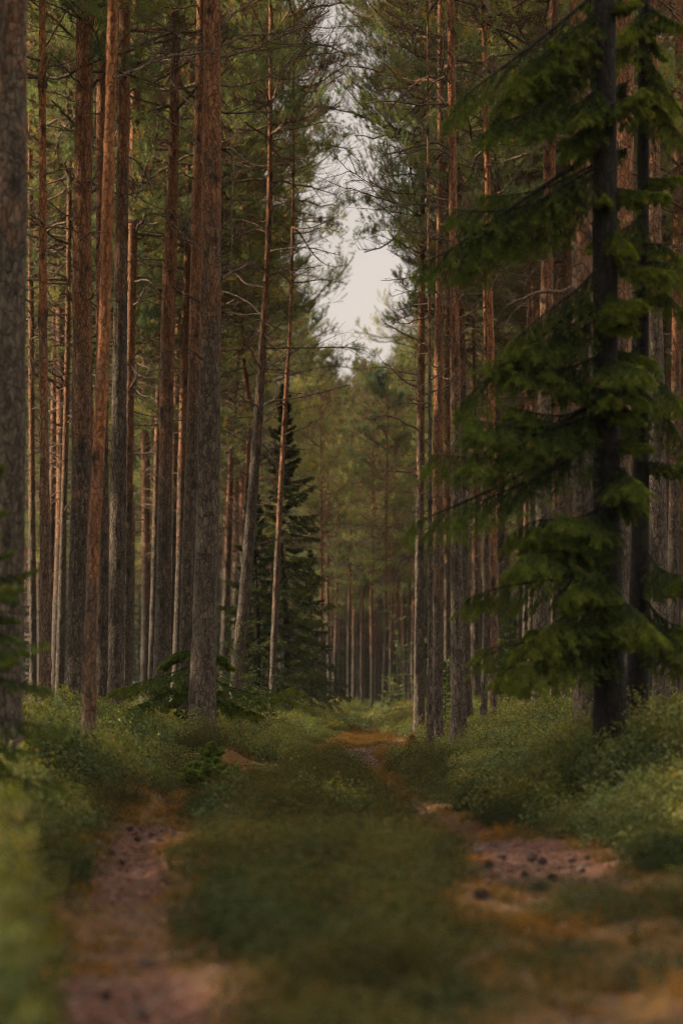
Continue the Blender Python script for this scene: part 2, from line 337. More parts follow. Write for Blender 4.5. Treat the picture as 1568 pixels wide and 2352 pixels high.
def dead_branches(seed, ax, z0, z1, n, Lm=1.3, twig=1.0, thick=1.0, ptaper=True):
    r = np.random.default_rng(seed); z = z0 + (z1 - z0) * r.random(n) ** .75; az = r.random(n) * 2 * pi
    L = Lm * np.interp(z, [z0, z1], [.35, 1.15]) * r.uniform(.35, 1.35, n); st = r.random(n) < .28; L = np.where(st, r.uniform(.06, .22, n), L)
    el = r.normal(.08, .28, n); d = np.stack([np.cos(az) * np.cos(el), np.sin(az) * np.cos(el), np.sin(el)], -1)
    P = grow(r, axis_xy(ax, z), d, L, 9, .17, r.normal(-.05, .35, n))
    r0 = (.009 + .0075 * L) * thick; parts = [tubes(P, r0[:, None] * np.linspace(1, .28, 9), 5)]
    b = P[~st]; LL = L[~st]; m = 6
    if len(b):
        tt = r.uniform(.25, .98, (len(b), m)); p, T = along(b, tt); p = p.reshape(-1, 3); T = T.reshape(-1, 3)
        L2 = (LL[:, None] * (1.1 - tt) * r.uniform(.25, .6, tt.shape)).ravel() * twig + .04
        Q = grow(r, p, side_dirs(r, T, r.uniform(.4, 1.1, len(T)), .7), L2, 6, .22, r.normal(0, .4, len(T)))
        parts.append(tubes(Q, (.003 + .004 * L2)[:, None] * np.linspace(1, .4, 6), 3))
        t3 = r.uniform(.25, 1, (len(Q), 3)); p, T = along(Q, t3); p = p.reshape(-1, 3); T = T.reshape(-1, 3)
        L3 = (L2[:, None] * r.uniform(.25, .5, t3.shape)).ravel() + .02
        S = grow(r, p, side_dirs(r, T, r.uniform(.4, 1.1, len(T)), .8), L3, 4, .25, 0)
        parts.append(tubes(S, np.full((len(S), 4), .0022), 3))
    return merge(parts)
def trunk_mesh(name, ax, sides, step, zfine, mat_, seed, rough=.012, flare=.5):
    r = np.random.default_rng(seed); z0, z1 = ax[0, 2], ax[-1, 2]
    z = np.concatenate([np.arange(z0, zfine, step), np.arange(zfine, z1, max(step, .6)), [z1]])
    c = axis_xy(ax, z); rad = np.interp(z, ax[:, 2], ax[:, 3])
    g0 = z0 + .12
    a = np.arange(sides) * 2 * pi / sides
    lob = 1 + flare * np.exp(-np.maximum(z - g0, 0) / .22)[:, None] * (1 + .5 * np.sin(a * 3 + r.random() * 6) + .3 * np.sin(a * 5 + r.random() * 6))
    X = rad[:, None] * lob; nrm = np.stack([np.cos(a), np.sin(a)], -1)
    pos = np.concatenate([c[:, None, :2] + X[..., None] * nrm[None], np.broadcast_to(z[:, None, None], X.shape + (1,))], -1)
    amp = rough * np.interp(z, [z0, z0 + 5, z0 + 9], [1.0, .7, .35])[:, None]
    q = pos * np.array([24., 24, 7.]) + seed
    dis = amp * (np.abs(vnoise(q) - .5) * 2 - .45 + .7 * (vnoise(pos * np.array([60., 60, 24]) + seed) - .5)) + .06 * rad[:, None] * (vnoise(pos * np.array([3, 3, 1.2]) + seed) - .5) * 2
    kn = np.zeros(X.shape)
    nk = int((min(zfine, z1) - z0) * 2.2)
    for _ in range(nk):
        kz = z0 + 1.2 + (min(zfine, z1) - z0) * r.random() ** .8; ka = r.random() * 2 * pi; s = r.uniform(.022, .05)
        da = np.abs((a - ka + pi) % (2 * pi) - pi); rk = np.interp(kz, z, rad)
        gk = np.exp(-((z - kz)[:, None] / (s * 1.5)) ** 2 - (da[None] * rk / s) ** 2); kn = np.maximum(kn, gk); dis = dis + .012 * gk
    pos[..., :2] += dis[..., None] * nrm[None]
    n = len(z); i = (np.arange(n - 1)[:, None] * sides + np.arange(sides)).ravel(); j = (np.arange(n - 1)[:, None] * sides + (np.arange(sides) + 1) % sides).ravel()
    return mesh(name, pos, np.stack([i, j, j + sides, i + sides], -1), mat_, attrs={"knot": np.clip(kn * 1.1, 0, 1)})

# pool of crowns and of whole background pines
CROWN = []
for s in range(9):
    bv, bf, V, F, va = pine_live(100 + s, H=20.5 + .3 * s, zc=[9.2, 10, 8.6, 10.6, 9.6, 11.2][s]) if s < 6 else pine_live(100 + s, H=20.5, zc=[5.6, 6.6, 7.4][s - 6], dense=1.1)
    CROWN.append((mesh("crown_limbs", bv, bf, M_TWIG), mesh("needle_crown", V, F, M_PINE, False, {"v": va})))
STEM = []
for s in range(6):
    r = np.random.default_rng(300 + s); zz = np.linspace(-.15, 20.6, 40)
    wob = .10 * np.sin(zz * r.uniform(.25, .5) + r.random() * 6) * np.clip((9.5 - zz) / 9.5, 0, 1)
    wob2 = .10 * np.sin(zz * r.uniform(.25, .5) + r.random() * 6) * np.clip((9.5 - zz) / 9.5, 0, 1)
    rad = np.interp(zz, [0, 1, 9, 17, 20.6], [.135, .12, .095, .045, .012]) * r.uniform(.85, 1.15)
    ax = np.stack([wob, wob2, zz, rad], -1)
    tm = trunk_mesh("trunk", ax, 14, .16, 15, M_BARK, 300 + s, .010)
    dv, df = dead_branches(400 + s, ax, 3.0, 11.5, 100, 1.7)
    STEM.append((tm, mesh("dead_limbs", dv, df, M_TWIG), ax))

def back_pine(x, y, label, group, v=None, s=None, rz=None):
    v = int(R.integers(6)) if v is None else v; s = R.uniform(.88, 1.08) if s is None else s
    t = thing("pine_tree", label, "pine tree", (x, y, float(gz(x, y))), group)
    t.rotation_euler = (R.normal(0, .012), R.normal(0, .012), R.random() * 2 * pi if rz is None else rz); wd = R.uniform(.8, 1.15)
    t.scale = (s, s, s)
    k = obj("trunk", STEM[v][0], t); k.scale = (wd, wd, 1)
    obj("dead_limbs", STEM[v][1], t)
    u = int(R.integers(3, 9)) if y < 90 else int(R.integers(5, 9))
    a = obj("crown_limbs", CROWN[u][0], t); b = obj("needle_crown", CROWN[u][1], t)
    return t

# ------------------------------------------------------------------ hero pines, traced bottom -> top: (px, py, width px)
def hero(label, d, pts, mat_=None, crown=0, H=21.0, dead=(4.0, 10.5, 22, 1.0), limbs=(), cw=1.0, seed=0, group="pine trees along the track", sides=26):
    mat_ = mat_ or M_BARK
    P = np.array([np.append(at(px, py, d), w_ * d / K / 2) for px, py, w_ in pts])
    x0 = P[0, 0]; g = float(gz(x0, d)); P[0, 2] = min(g, P[1, 2] - .5)
    root = np.array([x0, d, g])
    top = P[-1]; sl = (P[-1, 0] - P[-2, 0]) / max(P[-1, 2] - P[-2, 2], .1)
    dz = np.linspace(.6, H - top[2], 10); ex = top[0] + sl * 1.2 * (1 - np.exp(-dz / 1.2))
    E = np.stack([ex, np.full(10, d), top[2] + dz, top[3] * np.clip(1 - dz / (H - top[2] + .3), .06, 1) ** .7], -1)
    A = np.concatenate([[[x0, d, g - .15, P[0, 3]]], P, E]) if P[0, 2] > g - .1 else np.concatenate([P, E])
    zz = np.linspace(A[0, 2], A[-1, 2], 160)
    ax = np.stack([np.interp(zz, A[:, 2], A[:, i]) for i in (0, 1, 2, 3)], -1)
    ker = np.hanning(15); ker /= ker.sum()
    for i in (0, 3): ax[7:-7, i] = np.convolve(ax[:, i], ker, 'valid')
    r = np.random.default_rng(seed + 17); ax[:, 1] += .10 * np.sin(zz * .4 + r.random() * 6) * np.clip((10 - zz) / 10, 0, 1) * sst(g, g + 2, zz)
    ax[:, :3] -= root
    t = thing("pine_tree", label, "pine tree", tuple(root), group)
    obj("trunk", trunk_mesh("trunk", ax, sides, .05, 10.5, mat_, seed + 50, .015), t)
    z0, z1, n, Lm = dead
    if 0 < n <= 24:
        for q_ in range(n):
            dv, df = dead_branches(seed * 31 + 900 + q_, ax, z0, z1, 1, Lm); obj("dead_limb", mesh("dead_limb", dv, df, M_TWIG), t)
    elif n:
        dv, df = dead_branches(seed + 900, ax, z0, z1, n, Lm); obj("dead_limbs", mesh("dead_limbs", dv, df, M_TWIG), t)
    for k, (lp, r0, r1, dd, tw) in enumerate(limbs):       # traced limbs: px path, radii px, depth drift, side twigs
        q = np.array([at(px, py, d + dd * i / (len(lp) - 1)) for i, (px, py) in enumerate(lp)]) - root
        tq = np.linspace(0, 1, len(q)); tn = np.linspace(0, 1, 16); Q = np.stack([np.interp(tn, tq, q[:, i]) for i in range(3)], -1)
        kk = np.array([.25, .5, .25])
        for _ in range(2): Q[1:-1] = .25 * Q[:-2] + .5 * Q[1:-1] + .25 * Q[2:]
        Q[1:] += np.cumsum(r.normal(0, .006, (15, 3)), 0)
        rr = np.linspace(r0, r1, 16) * d / K; parts = [tubes(Q[None], rr[None], 8)]
        if tw:
            LB = np.linalg.norm(q[-1] - q[0]); m = tw; tt = r.uniform(.3, 1, (1, m)); p, T = along(Q[None], tt); p = p[0]; T = T[0]
            L2 = LB * r.uniform(.12, .42, m); S = grow(r, p, side_dirs(r, T, r.uniform(.4, 1, m), .7), L2, 7, .2, .1)
            parts.append(tubes(S, (.004 + .004 * L2)[:, None] * np.linspace(1, .35, 7), 4))
            t3 = r.uniform(.2, 1, (m, 5)); p, T = along(S, t3); p = p.reshape(-1, 3); T = T.reshape(-1, 3)
            U = grow(r, p, side_dirs(r, T, r.uniform(.4, 1, len(T)), .8), (L2[:, None] * r.uniform(.15, .5, t3.shape)).ravel(), 4, .2, 0)
            parts.append(tubes(U, np.full((len(U), 4), .0026), 3))
        v_, f_ = merge(parts); obj("limb", mesh("limb", v_, f_, M_TWIG), t)
    if crown is not None:
        dx = ax[-1, 0]
        for nm, me in zip(("crown_limbs", "needle_crown"), CROWN[crown]):
            c = obj(nm, me, t, (dx, ax[-1, 1], 0)); c.rotation_euler = (0, 0, r.random() * 6.28); c.scale = (cw, cw, (H - g) / 21.0)
    return t

HEROES = [
 ("thick dark blurred pine trunk cut by the left edge of the picture", 16.5, [(6,1735,84),(18,1400,76),(26,1000,72),(30,500,71),(31,0,70)], {}),
 ("slim pine with a sunlit orange stem, second trunk from the left edge", 27, [(106,1680,30),(103,1300,26),(101,1000,21),(99,700,18),(99,300,17),(98,0,16)], dict(mat_=M_BARKO)),
 ("tall stout pine, grey scaly below and orange above, left of the curved slim one", 30, [(164,1665,50),(180,1400,47),(186,1100,46),(189,800,46),(190,500,44),(194,200,41),(197,0,40)],
    dict(limbs=[([(172,290),(150,265),(118,235)],4,2,0,3),([(208,205),(226,192),(245,180)],4,2.4,0,3),([(206,445),(222,437),(236,430)],4,3,0,0),([(172,700),(160,684),(140,670)],3,2,0,3)])),
 ("orange pine half hidden behind the curved slim trunk", 37, [(234,1655,32),(236,1300,30),(236,1000,29),(234,600,27),(234,300,26),(236,0,25)], {}),
 ("slender curved pine with a smooth orange upper stem, nearest of the left group", 21, [(199,1706,37),(208,1500,33),(215,1300,30),(222,1100,29),(234,900,28),(241,700,28),(248,400,27),(257,100,26),(260,0,26)],
    dict(mat_=M_BARKO, dead=(5,9,3,.5), limbs=[([(262,180),(300,168),(335,155),(370,135),(420,126),(470,128),(500,120)],3.6,1.6,.6,9)])),
 ("grey scaly pine directly right of the curved slim trunk", 32, [(264,1668,38),(268,1450,37),(271,1150,36),(275,800,34),(281,450,31),(288,0,26)], {}),
 ("orange pine rising just behind the grey scaly trunk, on its right", 44, [(287,1650,24),(292,1300,23),(296,1000,22),(302,700,22),(308,350,22),(316,0,22)], {}),
 ("broad reddish pine halfway between the left group and the big rough trunk", 38, [(367,1645,42),(374,1450,36),(378,1250,34),(382,1000,33),(386,750,33),(392,550,30),(399,350,24),(402,200,22)],
    dict(limbs=[([(398,560),(420,530),(440,500),(455,470)],3,1.4,0,6)])),
 ("thin pine with a bright sunlit left edge, beside the broad reddish pine", 54, [(346,1640,18),(354,1350,16),(360,1100,15),(366,850,14),(374,600,14),(379,400,13),(383,240,12)], {}),
 ("narrow orange pine seen between the broad reddish pine and the big rough trunk", 55, [(390,1640,16),(396,1300,16),(402,1000,15),(410,750,14),(420,550,12),(426,350,11)], {}),
 ("narrow dark pine just left of the paired rough trunks", 50, [(400,1640,22),(412,1350,20),(419,1050,19),(424,800,18),(430,600,16),(436,300,14)], {}),
 ("grey pine standing tight against the left side of the big rough trunk", 34, [(422,1650,32),(428,1450,30),(436,1200,29),(443,1000,29),(448,750,28),(453,500,27),(459,250,24),(463,0,22)],
    dict(limbs=[([(450,570),(432,548),(412,528),(392,500),(362,484)],4.2,1.6,.4,6)])),
 ("big rough-barked pine standing sharp in the middle of the left half", 26.5, [(463,1640,64),(467,1500,58),(472,1350,54),(478,1100,51),(482,900,49),(485,650,47),(486,400,45),(487,200,42),(487,0,38)],
    dict(crown=1, dead=(7,10,4,1.0), limbs=[
     ([(508,342),(528,348),(532,400),(528,470),(526,560),(520,620)],3.2,1.1,-.3,8),
     ([(508,342),(540,336),(560,352),(590,372)],3.4,1.4,-.5,6),
     ([(468,345),(440,305),(405,285),(360,262)],4.2,1.6,.4,10),
     ([(508,640),(530,625),(560,615),(580,600)],4.6,1.8,.3,6),
     ([(466,700),(440,680),(415,665),(400,655)],4.5,2.4,-.2,3),
     ([(466,830),(450,808),(430,798)],4.2,2,-.2,2),
     ([(466,580),(450,556),(425,545)],4,1.6,0,3),
     ([(505,130),(560,118),(620,100),(690,66),(760,28)],4.6,1.6,1.5,16),
     ([(505,105),(560,82),(640,78),(720,52)],4.0,1.4,1.8,14),
     ([(466,115),(425,92),(380,60),(330,30)],4.2,1.5,1.0,12),
     ([(505,60),(550,30),(590,5)],4,2,1,6),
     ([(505,195),(560,200),(630,180),(700,135)],3.6,1.2,2.0,14),
     ([(466,160),(430,128),(390,122),(345,122)],3.8,1.4,.8,10)])),
 ("pine stem showing behind the right side of the big rough trunk near the top", 50, [(484,1640,22),(488,1300,22),(494,900,21),(502,500,20),(511,200,20),(515,0,19)], {}),
 ("leaning slim pine with a bright left edge, right of the big rough trunk", 60, [(512,1620,20),(517,1450,17),(524,1250,16),(531,1050,13),(540,900,11),(548,800,10),(555,600,9)], dict(cw=.62, limbs=[([(545,830),(520,825),(508,815)],2.2,1.2,0,4)])),
 ("pale leaning pine with long bare limbs reaching over the track", 42, [(536,1632,30),(548,1500,30),(560,1400,28),(576,1200,26),(590,1000,22),(598,880,20),(606,740,17),(612,640,13)],
    dict(cw=.62, limbs=[([(590,970),(604,925),(640,920),(690,915),(760,895),(800,885)],3.6,1.2,.8,12),
                ([(582,1260),(600,1248),(640,1236),(700,1232)],3,1.2,0,7),
                ([(595,1050),(620,1030),(650,1022),(690,1028)],2.6,1,0,8),
                ([(605,800),(640,798),(700,802),(770,800),(828,805)],2.8,1,.6,12),
                ([(588,1040),(572,1010),(558,985)],2.6,1.2,0,5),([(600,870),(586,850),(575,835)],2.4,1.2,0,5),
                ([(606,740),(630,715),(660,700)],2.6,1.2,0,7)])),
 ("curving thin pine close behind the pale leaning pine", 55, [(558,1600,16),(561,1270,14),(570,1080,13),(576,950,12),(572,900,12),(563,860,11),(556,800,9),(554,720,8)], {}),
 ("thin crooked pine in front of the dark spruce", 45, [(624,1642,18),(629,1500,16),(634,1350,15),(643,1150,13),(652,1000,12),(656,900,10),(664,800,8),(668,700,7)],
    dict(cw=.62, dead=(3,11,40,1.3), limbs=[([(652,1000),(690,985),(740,960)],1.8,.8,0,8),([(646,1120),(690,1110),(760,1120)],1.6,.8,0,8)])),
 ("orange-topped pine at the right verge with limbs reaching left over the track", 45, [(962,1655,27),(962,1450,22),(963,1250,20),(965,1100,19),(966,950,18),(967,820,17),(968,700,15)],
    dict(cw=.62, dead=(3.5,12,36,1.3), limbs=[([(958,1095),(940,1085),(905,1082),(860,1076)],3,1,0,9),([(958,985),(935,975),(915,960),(880,950),(850,965)],2.6,1,0,9),([(960,890),(930,880),(900,850),(880,830)],2.4,1,0,10),([(960,780),(930,770),(885,745)],2.6,1,0,9)])),
 ("thin grey pine with its base standing forward among the right verge trunks", 30, [(987,1692,20),(987,1500,13),(987,1200,10),(986,900,8.5),(985,700,7.5),(983,520,6)], dict(dead=(2.5,6,30,.5), H=6.9, crown=None)),
 ("reddish pine immediately right of the thin grey one", 40, [(1004,1668,28),(1003,1450,26),(1004,1200,25),(1006,950,24),(1008,700,20),(1010,520,16)], dict(cw=.62)),
 ("narrow orange pine squeezed between two thicker trunks on the right verge", 52, [(1026,1660,18),(1026,1400,15),(1026,1100,14),(1027,850,13),(1028,600,12),(1030,400,10)], {}),
 ("stout scaly pine in sharp focus at the centre of the right verge", 31, [(1054,1682,40),(1051,1550,34),(1049,1300,27),(1047,1000,24),(1043,750,22),(1040,500,20),(1037,250,19),(1034,0,17)],
    dict(cw=.62, crown=3, dead=(4.5,9.5,12,.9), limbs=[([(1030,238),(1010,222),(985,226),(950,250),(920,278)],3,1.2,.3,10),([(1030,340),(1000,325),(960,332),(920,345),(880,350)],3.2,1.3,.5,12),
      ([(1030,190),(1012,160),(1000,110)],3,1.2,0,9),([(1034,440),(1005,420),(970,385)],2.6,1.2,0,8),([(1034,460),(980,448),(900,440),(850,425),(800,395)],2.6,1,.8,14),
      ([(1034,480),(980,472),(910,468),(860,455),(800,430)],2.6,1,1.2,12),([(1036,640),(1010,635),(985,648)],2,1,0,4),([(1042,700),(1030,690),(1020,682)],2.2,1,0,4),([(1030,90),(990,70),(930,60)],2.6,1,1,12)])),
 ("bright orange pine pressed behind the stout scaly one", 45, [(1076,1668,20),(1068,1400,19),(1066,1100,19),(1062,850,18),(1054,600,18),(1053,400,18),(1058,250,18),(1066,100,17),(1071,0,16)],
    dict(limbs=[([(1062,330),(1085,320),(1110,330)],2,1,0,8),([(1070,130),(1100,120),(1130,140)],2,1,0,8)])),
 ("very thin pine standing clear to the right of the scaly pine", 55, [(1093,1660,11),(1091,1400,10),(1090,1100,9),(1088,850,8),(1085,650,7)], {}),
 ("thin pine with a sunlit left side, left half of a close pair", 42, [(1110,1668,16),(1113,1450,15),(1115,1200,13),(1117,950,12),(1114,700,11),(1112,500,10)], {}),
 ("straight slim pine, right half of a close pair", 34, [(1132,1674,20),(1133,1450,18),(1131,1150,17),(1127,850,16),(1122,600,15),(1118,350,13),(1112,100,11)],
    dict(mat_=M_BARKO, limbs=[([(1116,280),(1080,262),(1040,240),(1010,218)],2.6,1.1,.2,10),([(1114,180),(1060,160),(1010,150)],2,1,.2,9),([(1116,420),(1100,400),(1080,370)],2,1,0,6)])),
 ("dark reddish pine with dead twigs, left of three close stems", 55, [(1192,1660,14),(1193,1400,13),(1194,1150,12),(1196,900,11),(1200,700,10)], {}),
 ("thin pine with a pale sunlit flank behind the spruce boughs", 44, [(1203,1665,15),(1206,1400,13),(1208,1150,12),(1211,900,10),(1214,650,9)], {}),
 ("thin dark pine right beside the pale flanked one", 46, [(1217,1660,17),(1219,1350,16),(1222,1050,14),(1224,800,13),(1226,550,12)], {}),
 ("thick orange pine behind the tips of the spruce boughs", 36, [(1236,1675,42),(1241,1400,37),(1246,1100,33),(1250,850,31),(1256,600,29),(1262,350,28),(1268,100,26)],
    dict(limbs=[([(1252,265),(1230,240),(1200,232)],3,1.4,0,7),([(1255,160),(1220,120),(1190,80)],3,1.4,0,9)])),
 ("slim pine with a bright sunlit edge, right of the thick orange one", 48, [(1268,1660,14),(1270,1350,13),(1274,1050,12),(1278,850,11),(1284,600,10)], {}),
 ("orange pine crossed by dead limbs, left of the broad pale trunk", 44, [(1290,1660,22),(1293,1300,20),(1296,1000,19),(1300,650,18),(1303,300,17),(1306,0,16)],
    dict(limbs=[([(1292,580),(1260,568),(1235,555),(1208,545)],2.8,1.2,-.5,6)])),
 ("broad pale pine trunk standing directly behind the spruce boughs", 19.5, [(1352,1690,74),(1348,1450,64),(1345,1200,60),(1341,950,56),(1338,700,52),(1334,400,48),(1330,100,44),(1328,0,43)],
    dict(limbs=[([(1310,490),(1280,485),(1240,500),(1205,520)],4,2,.2,5),([(1312,190),(1270,165),(1220,150),(1170,152),(1140,165)],6,2.4,.2,9),([(1312,335),(1270,330),(1235,345),(1215,365)],4.5,1.6,0,6),
      ([(1312,660),(1280,665),(1240,672),(1200,694),(1160,710)],5,2.4,-.3,4),([(1312,85),(1260,95),(1215,110),(1185,150),(1150,190),(1120,240)],6,3,.4,6)])),
 ("reddish pine seen between the two dark spruce trunks", 25, [(1418,1680,52),(1422,1300,47),(1427,900,44),(1432,500,42),(1436,0,40)], {}),
 ("reddish pine behind the right-hand spruce trunk", 30, [(1522,1650,44),(1512,1300,40),(1505,900,37),(1499,500,35),(1492,0,33)], {}),
 ("leaning pine with a bright flank at the right edge of the picture", 42, [(1538,1640,30),(1543,1350,27),(1548,1050,24),(1553,700,22),(1557,300,20),(1560,0,19)], {}),
 ("dark slender pine stem between the left edge and the slim orange pine", 48, [(78,1660,18),(76,1300,16),(74,1000,14),(72,700,13),(70,400,12)], {}),
 ("grey pine stem just right of the slim orange pine", 46, [(136,1660,22),(143,1400,18),(148,1150,15),(154,900,13),(157,700,12)], {}),
 ("thin pale stem lit by the sun between the slim orange pine and the stout one", 62, [(122,1650,10),(123,1300,9),(124,1000,9),(125,700,8)], {}),
]
for i, (lb, d, pts, kw) in enumerate(HEROES):
    kw = dict(kw); kw.setdefault('crown', i % 6); kw.setdefault('sides', 30 if d < 35 else 20)
    if d > 40: kw.setdefault('dead', (3.2, 11.0, 70, 1.35))
    hero(lb, d, pts, seed=i * 7 + 1, **kw)

# ------------------------------------------------------------------ background pines (individuals)
def ok(x, y, lst, md): return all((x - a) ** 2 + (y - b) ** 2 > md * md for a, b in lst)
placed = [((p[0][0] - 784) / K * d, d) for _, d, p, _ in HEROES]
def gap(y):    # half width of the open strip over the track
    return np.interp(y, [0, 50, 80, 110, 125, 400], [3.3, 3.3, 3.4, 3.6, 1.5, 0])
def cx(y): return np.interp(y, [0, 30, 60, 90, 120], [.1, .2, .6, .9, 1.3])
CENT = [(752,88),(761,104),(770,96),(798,92),(807,112),(831,97),(850,84),(881,76),(896,88),(912,100),(925,116),(941,90),(948,110),(738,80),(724,100),(712,90),(780,120),(820,126),(862,122),(871,128),(790,135),(842,134),(906,128)]
for px, d in CENT:
    x = (px - 784) / K * d; placed.append((x, d))
    back_pine(x, d, "one of the slender pines closing the far end of the track", "pines closing the far end of the track", s=min(1, (.9 + R.uniform(.118, .142) * d) / 20.6))
cnt = 0
for lo, hi, n, md in ((48, 75, 38, 1.5), (75, 105, 54, 1.8), (105, 140, 74, 1.9)):
    k = tries = 0
    while k < n and tries < 8000:
        tries += 1
        y = math.sqrt(R.uniform(lo * lo, hi * hi)); x = R.uniform(-1, 1) * (y * .141 + 2.0)
        if abs(x - cx(y)) < gap(y) or not ok(x, y, placed, md): continue
        if 76 < y < 118 and x < cx(y) and R.random() < .7: continue        # a lighter clearing on the left lets the low sun in
        placed.append((x, y)); k += 1
        side = "left" if x < cx(y) else "right"
        if y < 75: back_pine(x, y, f"one of the pines in the middle rows behind the {side} verge trunks", f"middle rows of pines on the {side} of the track")
        else: back_pine(x, y, f"one of the far pines filling the forest to the {side} of the track", f"far pines on the {side} of the track")
# unseen neighbours of the stand: sun blockers added on the left, a few on the right
for lo, hi, n, x0, x1, sd in ((0, 13, 12, 3.5, 20, -1), (12, 42, 32, 2.5, 22, -1), (42, 110, 2, 8, 20, -1), (14, 90, 6, 2.5, 12, 1)):
    k = tries = 0
    while k < n and tries < 5000:
        tries += 1; y = R.uniform(lo, hi); x = sd * (y * .141 + R.uniform(x0, x1))
        if not ok(x, y, placed, 1.9): continue
        placed.append((x, y)); k += 1
        back_pine(x, y, "one of the unseen neighbouring pines added just outside the picture", "unseen pines added just outside the picture")

# ------------------------------------------------------------------ geometry-node scatter for stuff
def scatter(name, pts, rot, scl, idx, meshes, label, cat="ground cover"):
    me = bpy.data.meshes.new(name); me.vertices.add(len(pts)); me.vertices.foreach_set("co", np.ascontiguousarray(pts, np.float32).ravel())
    a = me.attributes.new("rot", 'FLOAT_VECTOR', 'POINT'); a.data.foreach_set("vector", np.ascontiguousarray(rot, np.float32).ravel())
    a = me.attributes.new("scl", 'FLOAT_VECTOR', 'POINT'); a.data.foreach_set("vector", np.ascontiguousarray(scl, np.float32).ravel())
    a = me.attributes.new("idx", 'INT', 'POINT'); a.data.foreach_set("value", np.ascontiguousarray(idx, np.int32))
    ng = bpy.data.node_groups.new(name, 'GeometryNodeTree')
    ng.interface.new_socket("Geometry", in_out='INPUT', socket_type='NodeSocketGeometry'); ng.interface.new_socket("Geometry", in_out='OUTPUT', socket_type='NodeSocketGeometry')
    gi = ng.nodes.new("NodeGroupInput"); go = ng.nodes.new("NodeGroupOutput"); ip = ng.nodes.new("GeometryNodeInstanceOnPoints"); jn = ng.nodes.new("GeometryNodeGeometryToInstance")
    for m in reversed(meshes):
        ob = bpy.data.objects.new(name + "_sprig", m); oi = ng.nodes.new("GeometryNodeObjectInfo"); oi.inputs['Object'].default_value = ob
        ng.links.new(oi.outputs['Geometry'], jn.inputs[0])
    def na(k, ty): n = ng.nodes.new("GeometryNodeInputNamedAttribute"); n.data_type = ty; n.inputs[0].default_value = k; return n.outputs[0]
    ng.links.new(gi.outputs[0], ip.inputs['Points']); ng.links.new(jn.outputs[0], ip.inputs['Instance']); ip.inputs['Pick Instance'].default_value = True
    ng.links.new(na("idx", 'INT'), ip.inputs['Instance Index']); ng.links.new(na("rot", 'FLOAT_VECTOR'), ip.inputs['Rotation']); ng.links.new(na("scl", 'FLOAT_VECTOR'), ip.inputs['Scale'])
    ng.links.new(ip.outputs[0], go.inputs[0])
    o = obj(name, me); md = o.modifiers.new("scatter", 'NODES'); md.node_group = ng
    return tag(o, label, cat, kind="stuff")

# plants used by the ground cover
def leafy_clump(seed, H, Rr, ns, nl, ll, lw, m):
    r = np.random.default_rng(seed); a = r.random(ns) * 6.28; q = np.sqrt(r.random(ns)) * Rr * .5
    p0 = np.stack([np.cos(a) * q, np.sin(a) * q, np.full(ns, -.03)], -1)
    d = norm(np.stack([np.cos(a) * q / Rr * 1.3, np.sin(a) * q / Rr * 1.3, np.ones(ns)], -1) + r.normal(0, .2, (ns, 3)))
    P = grow(r, p0, d, H * r.uniform(.65, 1.0, ns), 6, .16, .1)
    n = ns * nl; dr = norm(r.normal(0, 1, (n, 3)) * [1, 1, .8]); dr[:, 2] = np.abs(dr[:, 2])
    lump = .72 + .62 * vnoise(dr * 2.6 + seed * 3.3); rr = lump * (1 - .42 * r.random(n) ** 2.2)
    p = dr * rr[:, None] * [Rr, Rr, H]
    nrm = norm(dr * .7 + r.normal(0, .5, (n, 3)) + np.array([0, 0, .5])); u = norm(np.cross(nrm, r.normal(0, 1, (n, 3)))); v = np.cross(nrm, u)
    s = r.uniform(.7, 1.25, (n, 1)); V = np.stack([p - u * ll * .5 * s, p + v * lw * .5 * s, p + u * ll * .5 * s - nrm * ll * .15, p - v * lw * .5 * s], 1)
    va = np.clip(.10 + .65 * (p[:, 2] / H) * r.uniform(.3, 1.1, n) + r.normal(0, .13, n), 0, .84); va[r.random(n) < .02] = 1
    sv, sf = tubes(P, np.full((ns, 6), .0016), 3)
    Vt = np.concatenate([V.reshape(-1, 3), sv]); F = np.concatenate([np.arange(n * 4).reshape(-1, 4), sf + n * 4])
    return mesh("clump", Vt, F, m, False, {"v": np.concatenate([va.repeat(4), np.full(len(sv), .5)])})
def shoot_clump(seed, H, Rr, ns, M, bl, bw, m, up=.9):
    r = np.random.default_rng(seed); a = r.random(ns) * 6.28; q = np.sqrt(r.random(ns)) * Rr
    p0 = np.stack([np.cos(a) * q, np.sin(a) * q, np.full(ns, -.01)], -1)
    d = norm(np.stack([np.cos(a) * q / Rr * .6, np.sin(a) * q / Rr * .6, np.full(ns, up)], -1) + r.normal(0, .2, (ns, 3)))
    V, F = needles(r, p0, d, H * r.uniform(.6, 1.1, ns), M, bl, bw, .8)
    va = np.clip(r.normal(.45, .2, ns), 0, .85); va[r.random(ns) < .06] = 1
    return mesh("tuft", V, F, m, False, {"v": va.repeat(M * 3)})
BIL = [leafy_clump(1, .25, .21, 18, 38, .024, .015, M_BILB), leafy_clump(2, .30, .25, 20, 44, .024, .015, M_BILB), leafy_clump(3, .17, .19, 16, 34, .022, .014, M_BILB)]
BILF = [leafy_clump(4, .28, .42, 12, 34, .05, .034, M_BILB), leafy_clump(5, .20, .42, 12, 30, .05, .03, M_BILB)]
HEA = [leafy_clump(6, .17, .19, 16, 62, .019, .0065, M_HEATH), leafy_clump(7, .21, .22, 18, 66, .020, .0065, M_HEATH), leafy_clump(16, .12, .16, 14, 50, .018, .006, M_HEATH)]
MOS = [shoot_clump(8, .035, .11, 42, 7, .020, .005, M_MOSS, .6), shoot_clump(9, .06, .10, 34, 8, .026, .004, M_MOSS, .8)]

